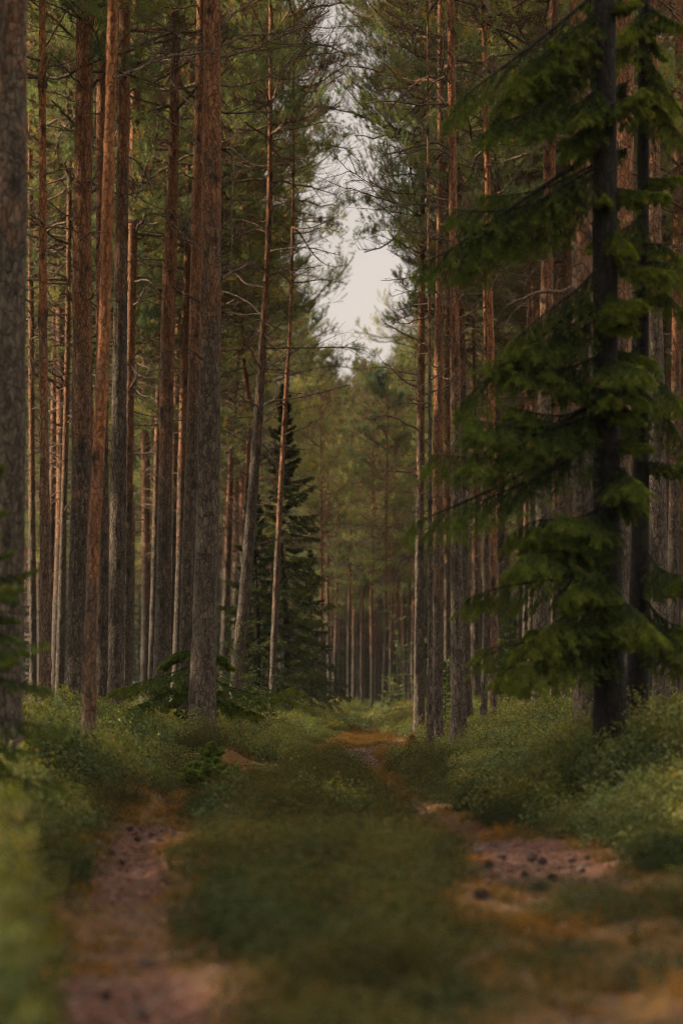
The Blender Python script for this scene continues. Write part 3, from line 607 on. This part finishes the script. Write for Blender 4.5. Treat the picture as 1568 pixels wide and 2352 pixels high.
def pts_in(n, y0, y1, marg, dens, seed):
    r = np.random.default_rng(seed); y = np.sqrt(r.uniform(y0 * y0, y1 * y1, n)) if y1 > 12 else r.uniform(y0, y1, n); x = r.uniform(-1, 1, n) * (y * .141 + marg)
    p = dens(x, y); k = r.random(n) < p; return x[k], y[k], r
def put(name, batches, meshes, label, zo=-.01):
    P, RT, S, I = [], [], [], []
    for x, y, r, s0, s1, hf, ids in batches:
        n = len(x); s = r.uniform(s0, s1, n); h = s * hf(x, y) if hf else s
        P.append(np.stack([x, y, gz(x, y) + zo], -1)); RT.append(np.stack([r.normal(0, .12, n), r.normal(0, .12, n), r.random(n) * 6.28], -1))
        S.append(np.stack([s, s, h], -1)); I.append(r.choice(ids, n))
    return scatter(name, np.concatenate(P), np.concatenate(RT), np.concatenate(S), np.concatenate(I), meshes, label)
def d_bil(x, y):
    ro = road(x, y); c = n2(x, y, .8, 4)
    p = sst(.0, .45, ro + .35 * (c - .4) * sst(14, 18, y)) * sst(.06, .26, rut_m(x, y))
    return p * (.12 + .88 * sst(.30, .52, c))
def hf_bil(x, y): return .40 + 1.0 * sst(.25, .75, n2(x, y, .9, 8)) + .3 * sst(0, 1.0, road(x, y)) - .30 * sst(.2, .8, x) * (y < 26)
def front(x, y): return (1 - sst(10.5, 12.5, y)) * sst(.10, .35, x - .04 * y + .25)        # brownish mixed patch right of the strip
def d_strip(x, y):
    ro = road(x, y); c = n2(x, y, 1.1, 14); k = n2(x, y, 2.0, 44)
    p = sst(.05, .22, rut_m(x, y)) * (1 - sst(0, .3, ro)) * (.3 + .7 * sst(.3, .48, c)) * np.interp(y, [0, 20, 26, 40], [1, 1, .6, .35])
    return p * (1 - front(x, y)) + front(x, y) * sst(.50, .62, k) * .75
def h_strip(x, y): return (.55 + 1.0 * sst(.3, .7, n2(x, y, 1.6, 18))) * (1 - .45 * front(x, y)) * np.interp(y, [0, 5, 9], [.7, .8, 1])
def d_moss(x, y):
    c = n2(x, y, .9, 24); so = soil(x, y)
    return (1 - sst(.25, .6, so)) * np.clip(sst(.35, .6, c), .15, 1) * (1 - .85 * sst(.2, .8, road(x, y))) * (1 - .88 * (sst(.05, .3, rut_m(x, y)) * (1 - front(x, y))))
b = []
x, y, r = pts_in(15000, 3.0, 34, 1.6, d_bil, 11); b.append((x, y, r, .7, 1.25, hf_bil, [0, 1, 2]))
x, y, r = pts_in(9000, 26, 60, 2.0, d_bil, 12); b.append((x, y, r, .75, 1.2, hf_bil, [0, 2]))
x, y, r = pts_in(9000, 55, 150, 3.0, lambda x, y: sst(0, .6, road(x, y)), 13); b.append((x, y, r, .7, 1.1, None, [3, 4]))
# waist-high bush close to the camera on the left, and taller spots on the mounds
r = np.random.default_rng(14); bx = r.uniform(-1.5, -.6, 400); by = r.uniform(3.3, 6.6, 400); k = bx < -.12 * by - .22; b.append((bx[k], by[k], r, .9, 1.15, lambda x, y: 1.75 + 0 * x, [0, 1]))
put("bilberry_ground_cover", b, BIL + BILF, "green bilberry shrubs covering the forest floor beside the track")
b = []
x, y, r = pts_in(6500, 3.0, 30, .6, d_strip, 21); b.append((x, y, r, .7, 1.2, h_strip, [0, 1, 2]))
put("heather_ground_cover", b, HEA, "dark green heather growing on the strip between the two ruts")
b = []
x, y, r = pts_in(24000, 3.0, 60, .8, d_moss, 31); b.append((x, y, r, .7, 1.5, None, [0, 1]))
put("moss_and_dry_grass", b, MOS, "orange and golden moss along the edges of the ruts")
# needle litter, bark chips and cone scraps on the bare soil
def litter():
    r = np.random.default_rng(41); n = 26000; y = r.uniform(4, 42, n); sgn = r.random(n) < .5
    c = np.where(sgn, np.interp(y, RUT_L[:, 0], RUT_L[:, 1]), np.interp(y, RUT_R[:, 0], RUT_R[:, 1])); x = c + r.normal(0, .28, n); z = gz(x, y) + .006
    a = r.random(n) * 6.28; L = r.uniform(.005, .026, n); W_ = r.uniform(.0015, .008, n)
    u = np.stack([np.cos(a), np.sin(a), r.normal(0, .25, n)], -1) * L[:, None]; v = np.stack([-np.sin(a), np.cos(a), r.normal(0, .25, n)], -1) * W_[:, None]; p = np.stack([x, y, z], -1)
    V = np.stack([p - u - v, p + u - v * .6, p + u + v * .7, p - u + v], 1)
    m, t, o = mat("litter"); bs = N_(t, "ShaderNodeBsdfPrincipled"); bs.inputs['Roughness'].default_value = .9
    t.links.new(mixc(t, attr(t, "v"), (.022, .014, .010), (.20, .105, .065)), bs.inputs['Base Color']); t.links.new(bs.outputs[0], o.inputs[0])
    va = np.where(r.random(n) < .45, 0, r.random(n)); return mesh("litter", V, np.arange(4 * n).reshape(-1, 4), m, False, {"v": va.repeat(4)})
tag(obj("forest_litter", litter()), "brown pine needles and bark scraps littering the ruts", "litter", kind="stuff")

r = np.random.default_rng(51); n = 420; y = r.uniform(5, 48, n); x = r.uniform(-1, 1, n) * (y * .141 + .5); k = (rut_m(x, y) < .5) | (r.random(n) < .25); x, y = x[k], y[k]; n = len(x)
a = r.random(n) * 6.28; P = grow(r, np.stack([x, y, gz(x, y) + .012], -1), np.stack([np.cos(a), np.sin(a), r.uniform(0, .15, n)], -1), r.uniform(.08, .5, n), 8, .14, 0)
P[..., 2] = np.maximum(P[..., 2], gz(P[..., 0], P[..., 1]) + .004)
v_, f_ = tubes(P, r.uniform(.002, .007, (n, 1)) * np.linspace(1, .4, 8), 5)
tag(obj("fallen_twigs", mesh("fallen_twigs", v_, f_, M_TWIG)), "dead brown twigs fallen over the ruts and moss", "twigs", kind="stuff")

# ------------------------------------------------------------------ pine cones in the ruts
def cone_mesh():
    r = np.random.default_rng(5); V, F, n = [], [], 0
    a = np.linspace(0, 2 * pi, 9)[:-1]; z = np.linspace(-.024, .026, 8); rad = np.array([.004, .012, .0155, .0155, .0135, .010, .006, .001])
    core = np.stack([np.outer(rad, np.cos(a)), np.outer(rad, np.sin(a)), np.repeat(z[:, None], 8, 1)], -1).reshape(-1, 3); V.append(core)
    i = (np.arange(7)[:, None] * 8 + np.arange(8)).ravel(); j = (np.arange(7)[:, None] * 8 + (np.arange(8) + 1) % 8).ravel(); F.append(np.stack([i, j, j + 8, i + 8], -1)); n = len(core)
    for k in range(64):
        t = k / 64; zz = -.022 + .044 * t; aa = k * 2.39996; rr = np.interp(zz, z, rad); d = np.array([cos(aa), sin(aa), 0]); s = np.array([-sin(aa), cos(aa), 0]); wd = .0055 * (1.1 - .6 * t)
        b0 = d * rr * .8 + [0, 0, zz - .002]; tp = d * (rr + .007) + [0, 0, zz + .008]
        V.append(np.array([b0 - s * wd, b0 + s * wd, tp + s * wd * .8, tp - s * wd * .8])); F.append(np.array([[n, n + 1, n + 2, n + 3]])); n += 4
    m, t, o = mat("cone_scales"); bs = N_(t, "ShaderNodeBsdfPrincipled"); bs.inputs['Roughness'].default_value = .8
    t.links.new(mixc(t, noise(t, N_(t, "ShaderNodeTexCoord").outputs['Object'], 90), (.018, .012, .010), (.07, .04, .028)), bs.inputs['Base Color']); t.links.new(bs.outputs[0], o.inputs[0])
    return mesh("pine_cone", np.concatenate(V), np.concatenate(F), m, False)
CONE = cone_mesh(); r = np.random.default_rng(77)
cp = [(1092,1962),(1118,1990),(1150,1968),(1085,2010),(1215,1975),(1240,1982),(1308,1968),(1200,2012),(1232,2040),(1265,2022),(1180,2038),(1330,2000),(1130,2035),(1290,2050),(1350,1962),(1100,2060)]
cl = [(215,1890),(250,1920),(262,1960),(300,1905),(230,1940),(320,1930),(205,1985),(285,1985),(335,2215),(250,2290),(330,2330)]
def cones(lst, label, group, big):
    for px, py in lst:
        d = CAM_H * K / (py - 1590)
        for _ in range(8):
            x = (px - 784) / K * d; z = float(gz(x, d)); d = (CAM_H - z) * K / (py - 1590)
        x = (px - 784) / K * d; z = float(gz(x, d))
        o = tag(obj("pine_cone", CONE, None, (x, d, z + .014)), label, "pine cone", group); s = r.uniform(.9, 1.45) * big
        o.scale = (s, s, s); o.rotation_euler = (r.uniform(1.2, 1.9), r.uniform(-.3, .3), r.random() * 6.28)
cones(cp, "small dark pine cone lying on the pinkish bare soil of the right-hand rut", "cones in the right-hand rut", 1.1)
cones(cl, "small dark pine cone lying on the bare soil of the left-hand rut", "cones in the left-hand rut", .8)

# ------------------------------------------------------------------ spruces
def spruce_parts(seed, H, Rb, zc, nb, droop, m_needle, sb=.02, bw=.003, dens=1.0, M=16, top_pow=1.0, custom=(), gap_=.0):
    """returns limb tubes and needles; z from root. custom = list of bough paths (n,3)"""
    r = np.random.default_rng(seed); P = None
    if nb:
        z = zc + (H - zc) * (np.arange(nb) + r.random(nb)) / nb; t = (z - zc) / (H - zc); az = np.arange(nb) * 2.4 + r.normal(0, .4, nb)
        L = Rb * ((1 - t) ** top_pow * .92 + .06) * r.uniform(.5, 1.15, nb); el = np.interp(t, [0, .5, 1], [-droop, -droop * .3, .7])
        d = np.stack([np.cos(az) * np.cos(el), np.sin(az) * np.cos(el), np.sin(el)], -1); p0 = np.zeros((nb, 3)); p0[:, 2] = z
        P = grow(r, p0, d, L, 10, .05, .25)
    if len(custom):
        Q = []
        for c in custom:
            c = np.asarray(c); tq = np.linspace(0, 1, len(c)); tn = np.linspace(0, 1, 10); q = np.stack([np.interp(tn, tq, c[:, i]) for i in range(3)], -1)
            for _ in range(2): q[1:-1] = .25 * q[:-2] + .5 * q[1:-1] + .25 * q[2:]
            Q.append(q)
        Q = np.array(Q); P = Q if P is None else np.concatenate([P, Q])
    L = np.linalg.norm(np.diff(P, axis=1), axis=2).sum(1)
    parts = [tubes(P, (.003 + (.009 if H > 2 else .004) * L)[:, None] * np.linspace(1, .2, 10), 5)]
    shoots = [(P[:, -2], norm(P[:, -1] - P[:, -2]), L * .12)]; tips = [np.ones(len(P))]
    if len(custom):
        for k in range(2, 9): shoots.append((P[:, k], norm(P[:, k + 1] - P[:, k]), L / 9)); tips.append(np.full(len(P), k / 10))
    m = int(np.clip(np.mean(L) * 30 * dens, 10, 40)); tt = np.tile(np.linspace(.12, .98, m), (len(P), 1)) + r.normal(0, .01, (len(P), m)); p, T = along(P, tt); p = p.reshape(-1, 3); T = T.reshape(-1, 3)
    sgn = np.tile(np.where(np.arange(m) % 2, 1., -1.), len(P))[:, None]; hz = norm(np.cross(T, np.array([0, 0, 1.])))
    d2 = norm(T * .75 + sgn * hz * .75 + np.array([0, 0, -1.]) * (droop * .8 + .1 + (droop * 1.7 if len(custom) else 0)) + r.normal(0, .12, T.shape))
    L2 = (L[:, None] * np.interp(tt, [0, .2, 1], [.20, .40, .16]) * r.uniform(.7, 1.2, tt.shape)).ravel(); L2 = np.minimum(L2, .34) if len(custom) else L2
    Q = grow(r, p, d2, L2, 5, .08, -.1); parts.append(tubes(Q, np.full((len(Q), 5), .0025), 3))
    for k in range(4): shoots.append((Q[:, k], norm(Q[:, k + 1] - Q[:, k]), L2 / 4)); tips.append(.55 * tt.ravel() + .45 * k / 3)
    t3 = np.tile([.2, .4, .6, .8], (len(Q), 1)) + r.normal(0, .04, (len(Q), 4)); p, T = along(Q, t3); p = p.reshape(-1, 3); T = T.reshape(-1, 3)
    sgn = np.tile([1., -1, 1, -1], len(Q))[:, None]; hz = norm(np.cross(T, np.array([0, 0, 1.])))
    d3 = norm(T * .8 + sgn * hz * .7 + np.array([0, 0, -.25]) + r.normal(0, .15, T.shape)); L3 = (L2[:, None] * np.array([.45, .4, .3, .2]) * r.uniform(.7, 1.2, t3.shape)).ravel()
    shoots.append((p, d3, L3)); tips.append((.55 * tt.ravel()[:, None] + .45 * t3).ravel())
    # shoots: needle counts grow with shoot length
    V, F, VA, n = [], [], [], 0
    for (p, d, Ls), tp in zip(shoots, tips):
        v, f = needles(r, p, d, Ls, M, sb, bw, 1.0, .35); V.append(v); F.append(f + n); n += len(v)
        q = np.clip(-.25 + .35 * vnoise(p * 4 + seed) + .95 * tp ** 1.3 + r.normal(0, .1, len(p)), 0, .85); q[r.random(len(p)) < .01] = 1; VA.append(q.repeat(M * 3))
    bv, bf = merge(parts); return bv, bf, np.concatenate(V), np.concatenate(F), np.concatenate(VA)
def spruce(label, x, y, H, Rb, zc, nb, droop, seed, m_n=None, rad=.05, sb=.02, bw=.003, dens=1.0, M=16, custom=(), trunk=None, name="spruce_tree", cat="spruce tree", group="spruces among the pines", meshes=None):
    g = float(gz(x, y)); root = np.array([x, y, g]); t = thing(name, label, cat, tuple(root), group)
    if meshes is None:
        if trunk is None:
            zz = np.linspace(-.1, H, 30); ax = np.stack([.01 * H * np.sin(zz), 0 * zz, zz, np.maximum(rad * (1 - zz / H) ** .8 if False else rad * np.clip(1 - zz / (H + .05), .02, 1), .003)], -1)
        else: ax = trunk.copy(); ax[:, :3] -= root
        tm = trunk_mesh("trunk", ax, 18, .08, min(H, 9), M_SPBARK, seed + 5, .008 if rad > .06 else .001, .35 if rad > .06 else .1)
        cu = [np.asarray(c) - root for c in custom]
        bv, bf, V, F, va = spruce_parts(seed, H, Rb, zc, nb, droop, m_n, sb, bw, dens, M, custom=cu)
        meshes = (tm, mesh("bough_limbs", bv, bf, M_SPBARK), mesh("needle_boughs", V, F, m_n or M_SPRUCE, False, {"v": va}))
    for nm, me in zip(("trunk", "bough_limbs", "needle_boughs"), meshes): obj(nm, me, t)
    return t, meshes
def sx(px, d): return (px - 784) / K * d
def px_trunk(d, pts, H):
    P = np.array([np.append(at(px, py, d), w_ * d / K / 2) for px, py, w_ in pts]); g = float(gz(P[0, 0], d)); P[0, 2] = g - .12
    top = P[-1]; n = 8; dz = np.linspace(.6, H - top[2], n); E = np.stack([np.full(n, top[0]), np.full(n, d), top[2] + dz, top[3] * np.clip(1 - dz / (H - top[2] + .2), .03, 1)], -1)
    A = np.concatenate([P, E]); zz = np.linspace(A[0, 2], A[-1, 2], 100); return np.stack([np.interp(zz, A[:, 2], A[:, i]) for i in range(4)], -1)
# the two dark foreground spruces on the right: traced boughs plus a generated upper crown
D1 = 17.4
def bough(d0, d1, *pp): return [at(px, py, d0 + (d1 - d0) * i / (len(pp) - 1)) for i, (px, py) in enumerate(pp)]
B1 = [bough(D1, 17.0, (1388,-40),(1330,20),(1240,90),(1160,150),(1070,215),(1040,245)),
      bough(D1, 17.2, (1388,60),(1340,95),(1280,125),(1215,180),(1150,260),(1130,280)),
      bough(D1, 16.9, (1388,150),(1330,190),(1260,240),(1180,270),(1100,310)),
      bough(D1, 16.9, (1388,330),(1320,380),(1220,445),(1110,520),(1020,590),(965,605)),
      bough(D1, 17.0, (1388,395),(1300,440),(1200,480),(1110,490),(1035,480)),
      bough(D1, 17.0, (1388,620),(1340,700),(1280,750),(1215,790),(1140,850),(1085,900),(1055,930)),
      bough(D1, 17.1, (1388,760),(1320,800),(1240,820),(1170,830),(1120,830)),
      bough(D1, 17.0, (1388,900),(1310,960),(1230,950),(1170,935)),
      bough(D1, 16.9, (1388,960),(1300,1030),(1200,1090),(1100,1140),(1010,1175),(945,1205)),
      bough(D1, 16.9, (1388,1000),(1280,1040),(1180,1062),(1080,1050),(985,1045)),
      bough(D1, 16.9, (1388,1160),(1340,1190),(1280,1195),(1220,1190),(1160,1240)),
      bough(D1, 16.7, (1390,1210),(1370,1215),(1350,1240),(1290,1230),(1215,1210)),
      bough(D1, 17.0, (1390,1290),(1310,1330),(1220,1335),(1130,1350),(1065,1380)),
      bough(D1, 16.5, (1400,1350),(1380,1385),(1330,1400),(1280,1420),(1240,1455)),
      bough(D1, 16.5, (1405,1360),(1430,1385),(1465,1405),(1495,1445)),
      bough(D1, 16.7, (1400,1410),(1340,1450),(1260,1470),(1170,1480),(1095,1495)),
      bough(D1, 16.7, (1400,1440),(1340,1480),(1250,1510),(1180,1530),(1150,1545)),
      bough(D1, 17.1, (1390,1060),(1430,1075),(1460,1120),(1475,1170)),
      bough(D1, 17.0, (1388,520),(1420,540),(1450,570)), bough(D1, 17.1, (1388,250),(1330,300),(1290,350)),
      bough(D1, 16.9, (1388,660),(1420,690),(1470,690)), bough(D1, 16.9, (1388,860),(1430,890),(1480,920))]
def more(B, seed):
    r = np.random.default_rng(seed); o = list(B)
    for b in B:
        b = np.array(b); L = np.linalg.norm(b[-1] - b[0]); k = r.uniform(.6, .85); q = b[0] + (b - b[0]) * k; tt = np.linspace(0, 1, len(b))[:, None]
        o.append(list(q + np.array([0, 0, r.choice([-1, 1]) * r.uniform(.10, .17)]) + tt * np.array([0, r.normal(0, .3), r.normal(0, .06)])))
    return o
B1 = more(B1, 3) + more(B1, 8)[len(B1):]
spruce("thick dark spruce in the right foreground with green boughs spread to the left", sx(1400, D1), D1, 13.5, .6, 2.2, 44, .35, 501, M_SPRUCE, .13, .025, .0062, 1.5, 38, B1,
       px_trunk(D1, [(1402,1705,84),(1398,1550,72),(1393,1200,66),(1390,800,60),(1388,400,55),(1386,0,50)], 13.5))
D2 = 18.2
B2 = [bough(D2, 17.8, (1476,150),(1500,190),(1530,200),(1560,250)), bough(D2, 17.7, (1476,260),(1510,280),(1550,290),(1590,350)), bough(D2, 17.8, (1476,480),(1450,520),(1400,540),(1350,560)),
      bough(D2, 17.7, (1476,640),(1510,660),(1545,690),(1590,740)), bough(D2, 17.7, (1476,780),(1440,820),(1400,850),(1360,880)), bough(D2, 17.7, (1476,900),(1510,930),(1550,980),(1580,1060)),
      bough(D2, 17.8, (1476,960),(1440,1000),(1400,1020),(1350,1080)), bough(D2, 17.6, (1474,1250),(1510,1310),(1550,1320),(1600,1330)), bough(D2, 17.6, (1472,1360),(1510,1420),(1560,1440),(1600,1440)),
      bough(D2, 17.7, (1476,60),(1440,100),(1400,140)), bough(D2, 17.7, (1474,560),(1520,560),(1570,600)), bough(D2, 17.7, (1470,1440),(1520,1500),(1580,1540)), bough(D2, 17.8, (1476,0),(1520,40),(1570,60))]
B2 = more(B2, 4)
spruce("darker slim spruce stem beside the first, nearest the right edge of the picture", sx(1458, D2), D2, 12.5, .6, 2.2, 40, .35, 502, M_SPRUCE, .1, .025, .0062, 1.5, 38, B2,
       px_trunk(D2, [(1456,1705,62),(1462,1550,48),(1470,1200,40),(1474,800,31),(1476,400,29),(1478,0,26)], 12.5))
spruce("blurred young spruce in front of the thick trunk at the left edge", sx(-34, 12.6), 12.6, 2.3, .62, .15, 56, .5, 503, M_SPRUCE, .03, .019, .0046, 1.3, 26, name="young_spruce", cat="young spruce", group="young spruces")
_, S_FAR = spruce("tall dark spruce standing behind the thin crooked pine left of the track", sx(655, 58), 56, 7.7, 1.75, .3, 130, .45, 504, M_SPRUCED, .10, .055, .012, .7, 14)
spruce("lower bushy spruce at the left foot of the tall dark spruce", sx(592, 55), 54, 5.0, 1.5, .2, 80, .4, 505, M_SPRUCED, .07, .055, .014, .7, 16)
spruce("small spruce at the right foot of the tall dark spruce", sx(712, 62), 62, 4.2, 1.1, .2, 70, .4, 512, M_SPRUCED, .06, .055, .014, .7, 16)
D3 = 27.6
B3 = [bough(D3, 27.0, (462,1520),(400,1545),(330,1565),(268,1585)), bough(D3, 26.9, (462,1550),(400,1580),(340,1610),(290,1640)), bough(D3, 27.0, (462,1545),(540,1585),(610,1600),(672,1580)), bough(D3, 27.2, (462,1570),(530,1615),(590,1640)),
      bough(D3, 27.9, (462,1500),(430,1490),(395,1505),(370,1530)), bough(D3, 27.9, (462,1495),(500,1500),(530,1530)), bough(D3, 27.4, (462,1560),(420,1590),(380,1625))]
spruce("young spruce with wide flat branches behind the big rough-barked pine", sx(462, D3), D3, 1.35, .6, .1, 26, .15, 506, M_SPRUCEY, .015, .030, .009, 2.6, 34, B3, name="young_spruce", cat="young spruce", group="young spruces")
spruce("little bright spruce seedling on top of the bilberry mound left of the track", sx(488, 22.5), 22.5, .50, .42, .05, 40, -.3, 507, M_SPRUCEY, .01, .026, .006, 1.6, 20, name="spruce_seedling", cat="spruce seedling", group="young spruces")
spruce("young spruce growing in the gap right of the close pair of pines", sx(1168, 52), 52, 2.6, .8, .1, 60, .1, 508, M_SPRUCEY, .03, .04, .007, .9, 12, name="young_spruce", cat="young spruce", group="young spruces")
spruce("small feathery spruce between the scaly pine and the thin grey pine", sx(1020, 42), 42, 1.3, .35, .05, 36, .0, 509, M_SPRUCEY, .015, .03, .006, 1.5, 12, name="young_spruce", cat="young spruce", group="young spruces")
# dark spruce understory deep in the stand
k = 0
for px, d, s in [(40,80,1),(140,95,1.1),(260,85,.9),(340,100,1.2),(440,90,1),(520,105,1.1),(690,118,1.2),(760,128,1.3),(800,140,1.2),(870,136,1.2),(930,125,1.1),(990,110,1),(1080,95,.9),(1150,100,1.1),(1240,85,1),(1320,90,1),(1420,80,.9),(1520,95,1.1),(840,150,1.3),(610,120,1.3),(1190,120,1.3),(200,125,1.4),(60,130,1.3),(1370,125,1.3),(1480,130,1.3),(420,130,1.4)]:
    side = "left" if px < 700 else ("right" if px > 960 else "centre")
    if side != "centre":
        t, _ = spruce(f"one of the dim spruces deep in the forest on the {side}", sx(px, d), d, 9.6, 1.5, .3, 0, 0, 0, meshes=S_FAR, group=f"dim spruces deep on the {side}")
    else:
        t, _ = spruce("one of the dim spruces in the gloom where the track ends", sx(px, d), d, 9.6, 1.5, .3, 0, 0, 0, meshes=S_FAR, group="dim spruces where the track ends")
    s *= .62; t.scale = (s * 1.25, s * 1.25, s); t.rotation_euler[2] = k * 1.7; k += 1

# withered reddish juniper bush
spruce("small withered reddish-brown bush at the edge of the track", sx(944, 36), 36, .26, .24, .02, 40, -.1, 520, M_DEADB, .01, .02, .004, 2.5, 10, name="withered_bush", cat="bush", group=None)

# ------------------------------------------------------------------ deciduous saplings
def sapling(label, px, d, H, spread, seed, nl=22, ll=.05):
    x = sx(px, d); g = float(gz(x, d)); t = thing("rowan_sapling", label, "sapling", (x, d, g), "leafy saplings"); r = np.random.default_rng(seed)
    P = grow(r, np.zeros((3, 3)) + r.normal(0, .05, (3, 3)) * [1, 1, 0], norm(r.normal(0, .12, (3, 3)) + [0, 0, 1]), H * np.array([1, .8, .65]), 12, .06, .1)
    parts = [tubes(P, .009 * np.linspace(1, .25, 12)[None].repeat(3, 0), 6)]
    tt = r.uniform(.25, 1, (3, 14)); p, T = along(P, tt); p = p.reshape(-1, 3); a = r.random(42) * 6.28
    Q = grow(r, p, np.stack([np.cos(a), np.sin(a), np.full(42, .5)], -1), spread * r.uniform(.4, 1, 42), 7, .12, -.3); parts.append(tubes(Q, np.full((42, 7), .003), 4))
    bv, bf = merge(parts); obj("stem", mesh("stem", bv, bf, M_TWIG), t)
    tt = r.uniform(.15, 1, (42, nl)); p, T = along(Q, tt); p = p.reshape(-1, 3); n = len(p); u = norm(r.normal(0, 1, (n, 3)) * [1, 1, .35]); nm = norm(np.cross(u, r.normal(0, .5, (n, 3)) + [0, 0, 0]) ); nm = norm(r.normal(0, .45, (n, 3)) + [0, 0, 1]); v = norm(np.cross(nm, u)); s = r.uniform(.6, 1.2, (n, 1)) * ll
    V = np.stack([p, p + u * s * .5 + v * s * .28, p + u * s, p + u * s * .5 - v * s * .28], 1)
    obj("foliage", mesh("foliage", V, np.arange(4 * n).reshape(-1, 4), M_SAPL, False, {"v": np.clip(r.random(n), 0, .9).repeat(4)}), t)
sapling("leafy rowan sapling with small pale green leaves between the rough pine and the dark spruce", 548, 33, 1.75, .55, 601)
sapling("low rowan sapling under the thin crooked pine", 600, 37, 1.2, .5, 602)
sapling("thin leafy sapling left of the orange-topped pine on the right verge", 940, 60, 2.9, .6, 603, 18, .08)
sapling("yellowish sapling behind the thin grey pine on the right verge", 1016, 47, 1.5, .35, 604, 18, .06)
sapling("tiny leafy sapling in the thin grass beside the far track", 890, 70, 1.2, .4, 605, 14, .07)

# ------------------------------------------------------------------ far wood, one mass closing the view
import bmesh
def joined(name, ms):
    me = bpy.data.meshes.new(name); bm = bmesh.new()
    for k, m_ in enumerate(ms):
        q = len(bm.faces); bm.from_mesh(m_); bm.faces.ensure_lookup_table()
        for f in bm.faces[q:]: f.material_index = k
    bm.to_mesh(me); bm.free()
    for m_ in ms: me.materials.append(m_.materials[0])
    return me
r = np.random.default_rng(88); n = 900; y = np.sqrt(r.uniform(142 ** 2, 235 ** 2, n)); x = r.uniform(-1, 1, n) * (y * .141 + 12); s = r.uniform(.85, 1.05, n); ix = r.choice([0, 1, 2], n, p=[.3, .3, .4])
s = np.where(ix == 2, s * .9, s)
scatter("far_forest", np.stack([x, y, gz(x, y)], -1), np.stack([0 * x, 0 * x, r.random(n) * 6.28], -1), np.stack([s, s, s], -1), ix,
        [joined("far_pine", (STEM[1][0], STEM[1][1], *CROWN[2])), joined("far_pine", (STEM[3][0], STEM[3][1], *CROWN[6])), joined("far_spruce", S_FAR)],
        "distant pine wood closing the view behind the stand", "forest")

# ------------------------------------------------------------------ thin forest haze
bm = bmesh.new(); bmesh.ops.create_cube(bm, size=1); me = bpy.data.meshes.new("haze"); bm.to_mesh(me); bm.free()
m = bpy.data.materials.new("haze"); m.use_nodes = True; t = m.node_tree; t.nodes.clear(); o_ = t.nodes.new("ShaderNodeOutputMaterial")
pv = t.nodes.new("ShaderNodeVolumePrincipled"); pv.inputs['Density'].default_value = HAZE; pv.inputs['Color'].default_value = (.93, .92, .86, 1); pv.inputs['Anisotropy'].default_value = .2
t.links.new(pv.outputs[0], o_.inputs['Volume']); me.materials.append(m)
h = tag(obj("haze", me), "thin pale haze in the forest air", "haze", kind="stuff"); h.scale = (3200, 4100, 30); h.location = (0, 500, 12.2)
